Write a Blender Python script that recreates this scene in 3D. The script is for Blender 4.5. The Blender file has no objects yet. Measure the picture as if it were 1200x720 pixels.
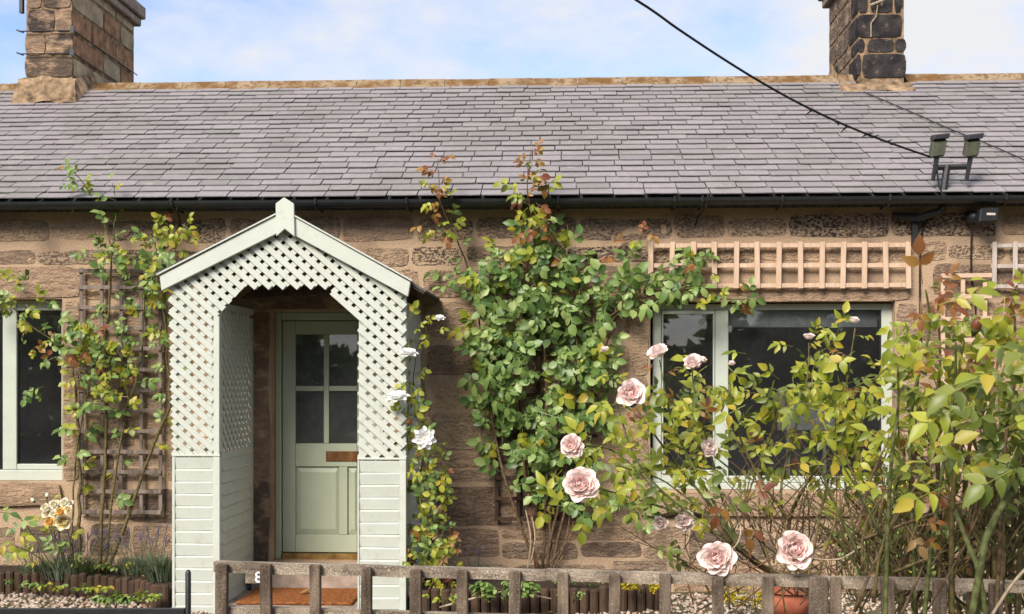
import bpy, bmesh, math, random
from math import radians, sin, cos, pi
from mathutils import Vector, Matrix, noise

# ---------------------------------------------------------------- camera, sky, sun, exposure
S = bpy.context.scene
COL = S.collection
EYE = Vector((0.0, -10.0, 1.75)); YAW = radians(2.5); FPX = 1400.0; HORIZ = 442.0
cam = bpy.data.cameras.new('camera'); cam.lens = 36 * FPX / 1200; cam.sensor_width = 36
cam.shift_y = (HORIZ - 360) / 1200; cam.clip_end = 2000; cam.clip_start = 0.05
cam.dof.use_dof = True; cam.dof.focus_distance = 6.2; cam.dof.aperture_fstop = 8
camo = bpy.data.objects.new('camera', cam); camo.location = EYE; camo.rotation_euler = (pi/2, 0, YAW)
COL.objects.link(camo); S.camera = camo

SUN_EL, SUN_AZ = radians(39), radians(-27)      # azimuth measured from the camera side towards its left
w = bpy.data.worlds.new('World'); S.world = w; w.use_nodes = True
nt = w.node_tree; nt.nodes.clear()
N = lambda t, **k: nt.nodes.new(t)
out = N('ShaderNodeOutputWorld'); bg = N('ShaderNodeBackground'); bg.inputs['Strength'].default_value = 0.15
sky = N('ShaderNodeTexSky'); sky.sky_type = 'NISHITA'; sky.sun_disc = False
sky.sun_elevation = SUN_EL; sky.sun_rotation = radians(207)
sky.air_density = 1.0; sky.dust_density = 0.7; sky.ozone_density = 1.5
tc = N('ShaderNodeTexCoord'); mp = N('ShaderNodeMapping'); mp.inputs['Scale'].default_value = (1.0, 1.0, 2.2)
mp.inputs['Location'].default_value = (1.3, 3.1, 0.12)
nz = N('ShaderNodeTexNoise'); nz.inputs['Scale'].default_value = 3.4; nz.inputs['Detail'].default_value = 9; nz.inputs['Roughness'].default_value = 0.6
rp = N('ShaderNodeValToRGB'); rp.color_ramp.elements[0].position = 0.36; rp.color_ramp.elements[1].position = 0.58
mx = N('ShaderNodeMix'); mx.data_type = 'RGBA'
brt = N('ShaderNodeMix'); brt.data_type = 'RGBA'; brt.blend_type = 'MULTIPLY'; brt.inputs[0].default_value = 1.0
brt.inputs[7].default_value = (0.74, 0.73, 0.82, 1)
L = nt.links.new
L(tc.outputs['Generated'], mp.inputs['Vector']); L(mp.outputs[0], nz.inputs['Vector']); L(nz.outputs['Fac'], rp.inputs['Fac'])
L(sky.outputs[0], brt.inputs[6]); L(rp.outputs[0], mx.inputs[0]); L(brt.outputs[2], mx.inputs[6])
mx.inputs[7].default_value = (3.05, 3.08, 3.2, 1)
L(mx.outputs[2], bg.inputs['Color']); L(bg.outputs[0], out.inputs['Surface'])
sun = bpy.data.lights.new('sun', 'SUN'); sun.energy = 3.3; sun.angle = radians(27); sun.color = (1.0, 0.92, 0.80)
suno = bpy.data.objects.new('sun', sun); COL.objects.link(suno)
sd = Vector((sin(SUN_AZ) * cos(SUN_EL), -cos(SUN_AZ) * cos(SUN_EL), sin(SUN_EL)))
suno.rotation_euler = (-sd).to_track_quat('-Z', 'Y').to_euler()
S.view_settings.view_transform = 'Standard'; S.view_settings.look = 'None'; S.view_settings.gamma = 1
S.view_settings.exposure = 0.92
S.cycles.max_bounces = 6; S.cycles.transparent_max_bounces = 12

# ---------------------------------------------------------------- measuring helpers (photo 1200 x 720 -> the place)
FW = Vector((-sin(YAW), cos(YAW), 0)); RT = Vector((cos(YAW), sin(YAW), 0))
def ray(px, py): return FW + RT * ((px - 600) / FPX) + Vector((0, 0, (HORIZ - py) / FPX))
def at(px, py, Y):
    d = ray(px, py); return EYE + d * ((Y - EYE.y) / d.y)
def deep(px, py, t): return EYE + ray(px, py) * t
def X(px, Y=0.0): return at(px, 400, Y).x
def Zc(py, Y=0.0, px=600): return at(px, py, Y).z

# ---------------------------------------------------------------- materials
def new_mat(name):
    m = bpy.data.materials.new(name); m.use_nodes = True
    return m, m.node_tree, m.node_tree.nodes['Principled BSDF']
class NT:
    def __init__(s, name, rough=0.7, spec=0.3, metal=0.0):
        s.m, s.t, s.b = new_mat(name)
        s.b.inputs['Roughness'].default_value = rough; s.b.inputs['Specular IOR Level'].default_value = spec
        s.b.inputs['Metallic'].default_value = metal
        g = s.n('ShaderNodeNewGeometry'); s.pos = g.outputs['Position']; s.geo = g
        s.oi = s.n('ShaderNodeObjectInfo')
    def n(s, t): return s.t.nodes.new(t)
    def l(s, a, b): s.t.links.new(a, b)
    def noise(s, scale, detail=3, rough=0.5, stretch=None, vec=None):
        x = s.n('ShaderNodeTexNoise'); x.inputs['Scale'].default_value = scale
        x.inputs['Detail'].default_value = detail; x.inputs['Roughness'].default_value = rough
        v = vec or s.pos
        if stretch:
            mpn = s.n('ShaderNodeMapping'); mpn.inputs['Scale'].default_value = stretch; s.l(v, mpn.inputs['Vector']); v = mpn.outputs[0]
        s.l(v, x.inputs['Vector']); return x.outputs['Fac']
    def ramp(s, fac, *stops):
        r = s.n('ShaderNodeValToRGB'); e = r.color_ramp.elements
        while len(e) < len(stops): e.new(0.5)
        for k, (p, c) in enumerate(stops):
            e[k].position = p; e[k].color = (c, c, c, 1) if isinstance(c, (int, float)) else (*c, 1)
        s.l(fac, r.inputs['Fac']); return r.outputs['Color']
    def mix(s, fac, a, b, mode='MIX'):
        x = s.n('ShaderNodeMix'); x.data_type = 'RGBA'; x.blend_type = mode
        for sock, v in ((x.inputs[0], fac), (x.inputs[6], a), (x.inputs[7], b)):
            if isinstance(v, bpy.types.NodeSocket): s.l(v, sock)
            elif isinstance(v, (int, float)): sock.default_value = v if sock == x.inputs[0] else (v, v, v, 1)
            else: sock.default_value = (*v, 1)
        return x.outputs[2]
    def math(s, op, a, b=0.0):
        x = s.n('ShaderNodeMath'); x.operation = op
        for k, v in enumerate((a, b)):
            if isinstance(v, bpy.types.NodeSocket): s.l(v, x.inputs[k])
            else: x.inputs[k].default_value = v
        return x.outputs[0]
    def rnd(s):                                   # one number per object, shifted per loose piece
        return s.math('FRACT', s.math('ADD', s.oi.outputs['Random'], s.geo.outputs['Random Per Island']))
    def color(s, c):
        if isinstance(c, bpy.types.NodeSocket): s.l(c, s.b.inputs['Base Color'])
        else: s.b.inputs['Base Color'].default_value = (*c, 1)
    def bump(s, h, strength=0.5, dist=0.01):
        b = s.n('ShaderNodeBump'); b.inputs['Strength'].default_value = strength; b.inputs['Distance'].default_value = dist
        s.l(h, b.inputs['Height']); s.l(b.outputs[0], s.b.inputs['Normal'])
    def translucent(s, col, fac=0.3):
        tr = s.n('ShaderNodeBsdfTranslucent'); ms = s.n('ShaderNodeMixShader'); ms.inputs[0].default_value = fac
        if isinstance(col, bpy.types.NodeSocket): s.l(col, tr.inputs['Color'])
        else: tr.inputs['Color'].default_value = (*col, 1)
        o = s.t.nodes['Material Output']; s.l(s.b.outputs[0], ms.inputs[1]); s.l(tr.outputs[0], ms.inputs[2]); s.l(ms.outputs[0], o.inputs['Surface'])
M = {}
def m_stone():
    s = NT('sandstone', 0.9, 0.15)
    sep = s.n('ShaderNodeSeparateColor'); s.l(s.oi.outputs['Color'], sep.inputs[0])
    pit, dark, tone = sep.outputs
    base = s.mix(tone, (0.44, 0.315, 0.205), (0.43, 0.26, 0.165))
    base = s.mix(s.math('MULTIPLY', s.noise(4, 4), 0.8), base, (0.54, 0.41, 0.28))
    base = s.mix(s.ramp(s.noise(95, 3), (0.42, 0.0), (0.66, 0.7)), base, (0.23, 0.145, 0.10))
    worm = s.noise(44, 2.5, 0.55, (0.8, 0.8, 1.15))
    patch = s.ramp(s.noise(4.5, 3), (0.30, 0.35), (0.58, 1.0))
    base = s.mix(s.ramp(s.noise(15, 5, 0.62, (0.6, 1, 1.6)), (0.34, 0.55), (0.5, 0.0)), base, (0.20, 0.135, 0.10))
    pm = s.math('MULTIPLY', s.math('MULTIPLY', s.ramp(worm, (0.44, 1.0), (0.56, 0.0)), pit), patch)
    base = s.mix(s.math('MULTIPLY', pit, 0.5), base, (0.52, 0.39, 0.27))
    base = s.mix(pm, base, (0.045, 0.036, 0.032))
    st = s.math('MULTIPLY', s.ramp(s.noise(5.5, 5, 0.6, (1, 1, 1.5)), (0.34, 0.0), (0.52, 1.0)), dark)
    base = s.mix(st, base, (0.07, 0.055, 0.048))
    base = s.mix(1.0, base, s.ramp(s.oi.outputs['Random'], (0.0, (0.80, 0.79, 0.80)), (0.5, (1.0, 1.0, 1.0)), (1.0, (1.14, 1.12, 1.06))), 'MULTIPLY')
    s.color(base)
    h = s.math('ADD', s.math('MULTIPLY', worm, s.math('ADD', pit, 0.25)), s.math('MULTIPLY', s.noise(120, 3), 0.4))
    s.bump(s.math('ADD', h, s.math('MULTIPLY', s.noise(15, 5, 0.62, (0.6, 1, 1.6)), 1.3)), 0.9, 0.035); return s.m
def m_mortar():
    s = NT('lime_mortar', 0.95, 0.1)
    c = s.mix(s.noise(3, 4), (0.39, 0.275, 0.182), (0.46, 0.335, 0.225))
    c = s.mix(s.ramp(s.noise(60, 3), (0.45, 0.0), (0.75, 0.6)), c, (0.24, 0.155, 0.105))
    c = s.mix(s.ramp(s.noise(2.2, 5), (0.50, 0.0), (0.68, 0.7)), c, (0.17, 0.12, 0.09))
    s.color(c); s.bump(s.noise(70, 4), 0.6, 0.012); return s.m
def m_slate():
    s = NT('slate', 0.62, 0.35)
    r = s.rnd()
    c = s.ramp(r, (0.0, (0.215, 0.198, 0.206)), (0.25, (0.245, 0.224, 0.233)), (0.7, (0.272, 0.248, 0.256)), (0.92, (0.26, 0.242, 0.24)), (1.0, (0.20, 0.195, 0.188)))
    c = s.mix(s.ramp(s.noise(1.3, 6, 0.65, (0.7, 1, 1)), (0.47, 0.0), (0.66, 0.6)), c, (0.155, 0.15, 0.125))
    c = s.mix(s.ramp(s.noise(9, 4, 0.6), (0.60, 0.0), (0.74, 0.55)), c, (0.40, 0.38, 0.32))
    c = s.mix(s.ramp(s.noise(26, 3), (0.4, 0.25), (0.65, 0.0)), c, (0.15, 0.13, 0.14))
    s.color(c); s.bump(s.noise(60, 4, 0.6, (1, 1, 1)), 0.35, 0.006); return s.m
def m_ridge():
    s = NT('ridge_clay', 0.9, 0.15)
    c = s.mix(s.ramp(s.noise(5, 4), (0.4, 0.0), (0.6, 1.0)), (0.15, 0.08, 0.03), (0.27, 0.20, 0.13))
    c = s.mix(s.ramp(s.noise(22, 3), (0.5, 0.0), (0.62, 0.8)), c, (0.13, 0.07, 0.025)); s.color(c); s.bump(s.noise(40, 3), 0.5, 0.01); return s.m
def plain(name, c, rough=0.6, spec=0.3, metal=0.0, var=0.12, scale=14, bump=0.0):
    s = NT(name, rough, spec, metal)
    d = tuple(x * (1 - 2.2 * var) for x in c); l2 = tuple(min(1, x * (1 + var)) for x in c)
    s.color(s.mix(s.ramp(s.noise(scale, 5, 0.6), (0.3, 0.0), (0.7, 1.0)), d, l2))
    if bump: s.bump(s.noise(scale * 5, 3), bump, 0.006)
    return s.m
def paint(name, c, dirt=(0.33, 0.34, 0.26), amount=0.5, grain=(1, 1, 1)):
    s = NT(name, 0.5, 0.35)
    col = s.mix(s.ramp(s.noise(6, 5, 0.6), (0.35, 0.0), (0.7, 1.0)), tuple(x * 0.92 for x in c), c)
    col = s.mix(s.math('MULTIPLY', s.rnd(), 0.18), col, tuple(x * 0.80 for x in c))
    col = s.mix(s.math('MULTIPLY', s.ramp(s.noise(11, 6, 0.65), (0.55, 0.0), (0.78, 1.0)), amount), col, dirt)
    s.color(col); s.bump(s.noise(55, 3, 0.5, grain), 0.25, 0.004); return s.m
def wood(name, c, c2, lichen=None, grain=(1, 1, 0.12), lam=0.6):
    s = NT(name, 0.85, 0.2)
    g = s.noise(36, 6, 0.7, grain)
    col = s.mix(s.ramp(g, (0.36, 0.0), (0.60, 1.0)), c2, c)
    col = s.mix(s.math('MULTIPLY', s.rnd(), 0.45), col, c2)
    if lichen:
        sepn = s.n('ShaderNodeSeparateXYZ'); s.l(s.geo.outputs['Normal'], sepn.inputs[0])
        col = s.mix(s.math('MULTIPLY', s.ramp(s.noise(190, 4, 0.75), (0.50, 0.0), (0.66, 1.0)), lam), col, lichen)
        col = s.mix(s.math('MULTIPLY', s.ramp(s.noise(9, 4), (0.45, 0.0), (0.65, 1.0)), 0.55), col, tuple(0.5 * a for a in c2))
    s.color(col); s.bump(g, 0.5, 0.006); return s.m
def leafmat(name, stops, tr=0.3, rough=0.42):
    s = NT(name, rough, 0.45)
    c = s.ramp(s.rnd(), *stops)
    c = s.mix(s.math('MULTIPLY', s.noise(60, 2), 0.35), c, s.mix(0.5, c, (0.02, 0.05, 0.01), 'MULTIPLY'))
    bf = s.geo.outputs['Backfacing']
    c = s.mix(s.math('MULTIPLY', bf, 0.35), c, (0.17, 0.22, 0.11))
    s.color(c); s.translucent(s.mix(0.6, c, (0.25, 0.34, 0.03)), tr); return s.m
M['stone'] = m_stone(); M['mortar'] = m_mortar(); M['slate'] = m_slate(); M['ridge'] = m_ridge()
M['gutter'] = plain('black_gutter_plastic', (0.018, 0.02, 0.021), 0.35, 0.5, bump=0.1)
M['black_metal'] = plain('black_painted_metal', (0.016, 0.016, 0.018), 0.45, 0.5, bump=0.2)
M['cable'] = plain('black_cable', (0.012, 0.012, 0.013), 0.6, 0.3)
M['porch'] = paint('pale_sage_paint', (0.525, 0.55, 0.495), (0.33, 0.345, 0.26), 0.6)
M['porch_in'] = M['porch']
M['door'] = paint('sage_door_paint', (0.40, 0.435, 0.33), (0.32, 0.34, 0.25), 0.25)
M['window'] = paint('white_sage_window_paint', (0.47, 0.51, 0.44), (0.31, 0.33, 0.27), 0.3)
M['brass'] = plain('worn_brass', (0.42, 0.27, 0.10), 0.4, 0.5, 0.85, 0.25)
M['letter'] = plain('tarnished_bronze', (0.22, 0.10, 0.035), 0.42, 0.5, 0.5, 0.3)
M['room'] = plain('dark_room_plaster', (0.24, 0.23, 0.225), 0.9, 0.1)
M['blind'] = plain('grey_blind_fabric', (0.72, 0.73, 0.74), 0.8, 0.2)
M['white'] = plain('white_gloss', (0.75, 0.75, 0.74), 0.4, 0.4, var=0.05)
M['felt'] = plain('mineral_roof_felt', (0.13, 0.13, 0.125), 0.95, 0.1, var=0.35, scale=60, bump=0.6)
M['fence'] = wood('weathered_fence_wood', (0.20, 0.15, 0.11), (0.055, 0.037, 0.027), (0.42, 0.37, 0.30), (1, 1, 0.12), 0.40)
M['rail'] = wood('weathered_rail_wood', (0.40, 0.32, 0.245), (0.12, 0.085, 0.06), (0.70, 0.65, 0.57), (0.12, 0.5, 1), 0.75)
M['tan'] = wood('fresh_tan_softwood', (0.62, 0.455, 0.335), (0.48, 0.335, 0.235), None)
M['grey_wood'] = wood('silvered_softwood', (0.56, 0.49, 0.44), (0.38, 0.32, 0.28), None)
M['brown_wood'] = wood('weathered_brown_softwood', (0.26, 0.21, 0.18), (0.125, 0.095, 0.08), None)
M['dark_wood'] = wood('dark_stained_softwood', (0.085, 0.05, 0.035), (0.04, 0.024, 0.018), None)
M['log'] = wood('brown_log_edging', (0.095, 0.058, 0.038), (0.04, 0.026, 0.018), None)
M['soil'] = plain('garden_soil', (0.055, 0.04, 0.03), 0.95, 0.1, var=0.3, scale=30, bump=0.9)
M['ground'] = plain('earth_and_grass', (0.11, 0.10, 0.06), 0.95, 0.1, var=0.3, scale=2, bump=0.6)
M['tarmac'] = plain('grey_tarmac', (0.06, 0.06, 0.06), 0.9, 0.2, var=0.2, scale=40, bump=0.4)
M['step'] = plain('worn_doorstep_stone', (0.34, 0.265, 0.215), 0.85, 0.2, var=0.2, scale=9, bump=0.5)
M['coir'] = plain('orange_coir', (0.27, 0.10, 0.035), 0.95, 0.1, var=0.28, scale=34, bump=0.9)
M['terracotta'] = plain('terracotta', (0.34, 0.105, 0.06), 0.8, 0.2, var=0.12, scale=9, bump=0.3)
M['dry'] = leafmat('dry_leaf', ((0, (0.24, 0.14, 0.06)), (1, (0.38, 0.23, 0.11))), 0.2)
def m_sooty():
    s = NT('soot_blackened_stone', 0.92, 0.12)
    c = s.mix(s.ramp(s.noise(7, 5), (0.35, 0.0), (0.7, 1.0)), (0.02, 0.018, 0.02), (0.06, 0.052, 0.05))
    c = s.mix(s.ramp(s.noise(14, 5, 0.65), (0.60, 0.0), (0.75, 0.9)), c, (0.30, 0.19, 0.11)); s.color(c); s.bump(s.noise(45, 4), 0.7, 0.015); return s.m
M['sooty'] = m_sooty()
M['pale_stone'] = plain('pale_dressed_sandstone', (0.44, 0.34, 0.225), 0.9, 0.1, var=0.2, scale=6, bump=0.5)
M['red_stone'] = plain('red_brown_sandstone', (0.38, 0.215, 0.125), 0.9, 0.1, var=0.3, scale=8, bump=0.7)
M['flaunch'] = plain('weathered_lime_render', (0.29, 0.20, 0.125), 0.95, 0.1, var=0.38, scale=11, bump=1.0)
def m_gravel():
    s = NT('pale_gravel', 0.75, 0.3)
    c = s.ramp(s.rnd(), (0.0, (0.30, 0.22, 0.17)), (0.3, (0.50, 0.40, 0.32)), (0.55, (0.38, 0.30, 0.26)), (0.8, (0.62, 0.54, 0.46)), (1.0, (0.26, 0.16, 0.12)))
    s.color(s.mix(s.math('MULTIPLY', s.noise(120, 3), 0.5), c, (0.25, 0.19, 0.15))); return s.m
M['gravel'] = m_gravel()
def m_glass():
    s = NT('window_glass'); t = s.t
    gl = s.n('ShaderNodeBsdfGlossy'); gl.inputs['Roughness'].default_value = 0.015
    tp = s.n('ShaderNodeBsdfTransparent'); tp.inputs['Color'].default_value = (0.86, 0.88, 0.87, 1)
    fr = s.n('ShaderNodeFresnel'); fr.inputs['IOR'].default_value = 1.55
    ms = s.n('ShaderNodeMixShader'); s.l(s.math('MULTIPLY', fr.outputs[0], 2.1), ms.inputs[0])
    s.l(tp.outputs[0], ms.inputs[1]); s.l(gl.outputs[0], ms.inputs[2]); s.l(ms.outputs[0], t.nodes['Material Output'].inputs['Surface'])
    df_ = s.n('ShaderNodeBsdfDiffuse'); df_.inputs['Color'].default_value = (0.55, 0.55, 0.56, 1); m2_ = s.n('ShaderNodeMixShader'); s.l(s.math('MULTIPLY', s.ramp(s.noise(2.5, 4), (0.25, 0.4), (0.75, 1.0)), 0.034), m2_.inputs[0]); s.l(ms.outputs[0], m2_.inputs[1]); s.l(df_.outputs[0], m2_.inputs[2]); s.l(m2_.outputs[0], t.nodes['Material Output'].inputs['Surface'])
    bp = s.n('ShaderNodeBump'); bp.inputs['Strength'].default_value = 0.02; bp.inputs['Distance'].default_value = 0.02
    s.l(s.noise(1.2, 2), bp.inputs['Height']); s.l(bp.outputs[0], gl.inputs['Normal']); return s.m
M['glass'] = m_glass()
M['leaf_mid'] = leafmat('mid_green_leaf', ((0, (0.05, 0.105, 0.026)), (0.3, (0.115, 0.20, 0.045)), (0.65, (0.20, 0.30, 0.08)), (1, (0.30, 0.38, 0.12))), 0.2)
M['leaf_yellow'] = leafmat('yellow_green_leaf', ((0, (0.15, 0.19, 0.02)), (0.35, (0.28, 0.32, 0.03)), (0.75, (0.42, 0.43, 0.05)), (1, (0.46, 0.34, 0.04))), 0.32)
M['leaf_olive'] = leafmat('olive_green_leaf', ((0, (0.065, 0.095, 0.02)), (0.5, (0.14, 0.18, 0.03)), (1, (0.25, 0.27, 0.055))), 0.24)
M['leaf_red'] = leafmat('red_young_leaf', ((0, (0.20, 0.045, 0.03)), (0.5, (0.27, 0.09, 0.035)), (1, (0.36, 0.19, 0.04))), 0.35)
M['leaf_gold'] = leafmat('golden_leaf', ((0, (0.42, 0.30, 0.02)), (0.6, (0.55, 0.40, 0.02)), (1, (0.36, 0.36, 0.03))), 0.35)
M['leaf_grey'] = leafmat('grey_green_leaf', ((0, (0.06, 0.085, 0.05)), (1, (0.15, 0.18, 0.12))), 0.2, 0.7)
M['lavender'] = leafmat('lavender_flower', ((0, (0.11, 0.085, 0.14)), (1, (0.20, 0.16, 0.23))), 0.2, 0.8)
M['leaf_far'] = leafmat('far_tree_leaf', ((0, (0.025, 0.045, 0.014)), (1, (0.06, 0.10, 0.03))), 0.2, 0.6)
def stemmat(name, c, c2):
    s = NT(name, 0.75, 0.25); s.color(s.mix(s.ramp(s.noise(45, 4), (0.35, 0.0), (0.62, 1.0)), c, c2)); s.bump(s.noise(90, 3), 0.4, 0.004); return s.m
M['stem_brown'] = stemmat('brown_cane', (0.06, 0.036, 0.02), (0.15, 0.10, 0.055))
M['stem_olive'] = stemmat('olive_cane', (0.055, 0.042, 0.015), (0.14, 0.11, 0.042))
M['stem_green'] = stemmat('green_cane', (0.045, 0.05, 0.016), (0.11, 0.125, 0.04))
M['stem_red'] = stemmat('red_shoot', (0.10, 0.04, 0.025), (0.17, 0.08, 0.04))
M['stem_pale'] = stemmat('pale_dry_stem', (0.28, 0.21, 0.14), (0.42, 0.34, 0.24))
def petalmat(name, a, b, tr=0.3):
    s = NT(name, 0.8, 0.1); c = s.mix(s.noise(25, 3), s.mix(s.rnd(), a, b), a); s.color(c); s.translucent(c, tr); return s.m
M['petal_pink'] = petalmat('pale_pink_petal', (0.95, 0.815, 0.775), (0.96, 0.89, 0.85), .32)
M['petal_deep'] = petalmat('rose_pink_petal', (0.95, 0.72, 0.70), (0.96, 0.84, 0.81), .32)
M['petal_white'] = petalmat('white_petal', (0.84, 0.84, 0.83), (0.90, 0.89, 0.88))
M['petal_cream'] = petalmat('cream_petal', (0.92, 0.86, 0.68), (0.94, 0.91, 0.80), .32)
M['petal_yellow'] = petalmat('yellow_petal', (0.92, 0.76, 0.28), (0.93, 0.82, 0.45), .32)
M['petal_orange'] = petalmat('apricot_petal', (0.90, 0.62, 0.20), (0.91, 0.72, 0.36), .32)
M['lamp'] = plain('olive_lamp_housing', (0.065, 0.068, 0.042), 0.5, 0.4, var=0.2)

# ---------------------------------------------------------------- object helpers
def tag(o, label=None, cat=None, group=None, kind=None):
    if label: o['label'] = label
    if cat: o['category'] = cat
    if group: o['group'] = group
    if kind: o['kind'] = kind
    return o
def thing(name, loc, label, cat, group=None):
    o = bpy.data.objects.new(name, None); o.location = loc; o.empty_display_size = 0.1; COL.objects.link(o)
    return tag(o, label, cat, group)
def wloc(o):
    v = Vector((0, 0, 0))
    while o: v += o.location; o = o.parent
    return v
class MB:
    def __init__(s): s.v = []; s.f = []; s.mi = []
    def add(s, vs, fs, mi=0, mat=None):
        b = len(s.v)
        s.v += [tuple(mat @ Vector(p)) for p in vs] if mat else [tuple(p) for p in vs]
        s.f += [tuple(i + b for i in f) for f in fs]; s.mi += [mi] * len(fs); return s
    def box(s, x0, x1, y0, y1, z0, z1, mi=0):
        return s.add([(x0,y0,z0),(x1,y0,z0),(x1,y1,z0),(x0,y1,z0),(x0,y0,z1),(x1,y0,z1),(x1,y1,z1),(x0,y1,z1)],
                     [(0,3,2,1),(4,5,6,7),(0,1,5,4),(1,2,6,5),(2,3,7,6),(3,0,4,7)], mi)
    def obox(s, c, u, v, n, mi=0):               # half-axis vectors
        P = [c + u*a + v*b + n*d for d in (-1, 1) for a, b in ((-1,-1),(1,-1),(1,1),(-1,1))]
        return s.add(P, [(0,3,2,1),(4,5,6,7),(0,1,5,4),(1,2,6,5),(2,3,7,6),(3,0,4,7)], mi)
    def prism(s, pts, y0, y1, mi=0):             # outline in x, z extruded along y
        n = len(pts); vs = [(p[0], y0, p[1]) for p in pts] + [(p[0], y1, p[1]) for p in pts]
        return s.add(vs, [tuple(range(n)), tuple(range(2*n-1, n-1, -1))] + [(i, i+n, (i+1) % n + n, (i+1) % n) for i in range(n)], mi)
    def tube(s, pts, radii, n=6, mi=0, cap=True):
        pts = [Vector(p) for p in pts]; k = len(pts)
        if not hasattr(radii, '__len__'): radii = [radii] * k
        t0 = (pts[1] - pts[0]).normalized(); ref = Vector((0, 0, 1)) if abs(t0.z) < 0.9 else Vector((1, 0, 0))
        a = t0.cross(ref).normalized(); vs = []
        for i in range(k):
            t = (pts[min(i+1, k-1)] - pts[max(i-1, 0)]).normalized()
            a = (a - t * a.dot(t)).normalized(); b = t.cross(a)
            vs += [pts[i] + (a * cos(2*pi*j/n) + b * sin(2*pi*j/n)) * radii[i] for j in range(n)]
        fs = [(i*n+j, i*n+(j+1) % n, (i+1)*n+(j+1) % n, (i+1)*n+j) for i in range(k-1) for j in range(n)]
        if cap: fs += [tuple(range(n-1, -1, -1)), tuple(range((k-1)*n, k*n))]
        return s.add(vs, fs, mi)
    def lathe(s, prof, c, n=20, mi=0):           # prof: radius, z
        vs = [(c[0] + r*cos(2*pi*j/n), c[1] + r*sin(2*pi*j/n), c[2] + z) for r, z in prof for j in range(n)]
        return s.add(vs, [(i*n+j, i*n+(j+1) % n, (i+1)*n+(j+1) % n, (i+1)*n+j) for i in range(len(prof)-1) for j in range(n)], mi)
    def mesh(s, name, mats, smooth=False, bevel=0.0):
        me = bpy.data.meshes.new(name); me.from_pydata(s.v, [], s.f)
        for m in (mats if isinstance(mats, (list, tuple)) else [mats]): me.materials.append(m)
        if any(s.mi): me.polygons.foreach_set('material_index', s.mi)
        if bevel:
            bm = bmesh.new(); bm.from_mesh(me)
            bmesh.ops.bevel(bm, geom=bm.edges[:], offset=bevel, segments=1, affect='EDGES', profile=0.5); bm.to_mesh(me); bm.free()
        if smooth: me.polygons.foreach_set('use_smooth', [True] * len(me.polygons))
        me.update(); return me
    def build(s, name, mats, parent=None, smooth=False, bevel=0.0):
        xs = list(zip(*s.v)); c = Vector([(min(a) + max(a)) / 2 for a in xs])
        if parent is None: c.z = min(xs[2])
        s.v = [(p[0]-c.x, p[1]-c.y, p[2]-c.z) for p in s.v]
        o = bpy.data.objects.new(name, s.mesh(name, mats, smooth, bevel))
        o.location = c - (wloc(parent) if parent else Vector()); o.parent = parent; COL.objects.link(o); return o
def inst(name, me, parent, loc, rot=None, scale=1.0):    # one more object on shared mesh data
    o = bpy.data.objects.new(name, me); o.parent = parent; o.location = Vector(loc) - (wloc(parent) if parent else Vector())
    if rot is not None:
        o.rotation_mode = 'QUATERNION'; o.rotation_quaternion = rot
    o.scale = (scale, scale, scale) if isinstance(scale, (int, float)) else scale
    COL.objects.link(o); return o
def frame(d, nrm):
    x = d.normalized(); z = (nrm - x * nrm.dot(x))
    if z.length < 1e-4: z = Vector((0, 0, 1)) - x * x.z
    z.normalize(); return Matrix((x, z.cross(x), z)).transposed()
def spline(pts, per=4):
    pts = [Vector(p) for p in pts]; o = []
    for i in range(len(pts) - 1):
        p0, p1, p2, p3 = pts[max(i-1, 0)], pts[i], pts[i+1], pts[min(i+2, len(pts)-1)]
        for k in range(per):
            t = k / per
            o.append(0.5 * ((2*p1) + (p2-p0)*t + (2*p0-5*p1+4*p2-p3)*t*t + (3*p1-p0-3*p2+p3)*t**3))
    return o + [pts[-1]]

# ================================================================ THE GROUND
def ground_z(y): return -0.04 + 0.03 * (y + 0.6) if y > -8 else -0.262
R = random.Random(5)
g = MB(); ys = [-400, -60, -18, -13, -8, -6, -4, -2.5, -1.5, -0.6, 0.5, 8, 60, 400]
xs = [-400, -60, -20, -9, -6, -3, 0, 3, 6, 9, 20, 60, 400]
zz = lambda y: -0.262 if y <= -8 else (-0.04 + 0.03*(y+0.6) if y < -0.6 else -0.04)
vs = [(x, y, zz(y)) for y in ys for x in xs]; n = len(xs)
g.add(vs, [(j*n+i, j*n+i+1, (j+1)*n+i+1, (j+1)*n+i) for j in range(len(ys)-1) for i in range(n-1)])
tag(g.build('ground', M['ground'], smooth=True), kind='structure')
g = MB(); g.add([(-300, -22, -0.258), (300, -22, -0.258), (300, -15, -0.258), (-300, -15, -0.258)], [(0, 1, 2, 3)])
tag(g.build('road', M['tarmac']), kind='structure')
# gravel: thousands of pebbles
def pebble(r, R_):
    t = (1 + 5 ** .5) / 2; v = [Vector(p).normalized() for p in ((-1,t,0),(1,t,0),(-1,-t,0),(1,-t,0),(0,-1,t),(0,1,t),(0,-1,-t),(0,1,-t),(t,0,-1),(t,0,1),(-t,0,-1),(-t,0,1))]
    return [Vector((p.x * r * R_.uniform(.75, 1.25), p.y * r * R_.uniform(.75, 1.25), p.z * r * R_.uniform(.45, .8))) for p in v]
ICO = [(0,11,5),(0,5,1),(0,1,7),(0,7,10),(0,10,11),(1,5,9),(5,11,4),(11,10,2),(10,7,6),(7,1,8),(3,9,4),(3,4,2),(3,2,6),(3,6,8),(3,8,9),(4,9,5),(2,4,11),(6,2,10),(8,6,7),(9,8,1)]
g = MB()
for k in range(7500):
    x = R.choice((R.uniform(-4.6, -2.7), R.uniform(-0.6, 4.2), R.uniform(-0.6, 4.2))); y = R.uniform(-2.5, -0.15)
    if x < -2.7 and y > -0.2: continue
    r = R.uniform(0.009, 0.024)
    g.add([p + Vector((x, y, zz(y) + R.uniform(0, 0.016))) for p in pebble(r, R)], ICO)
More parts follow.
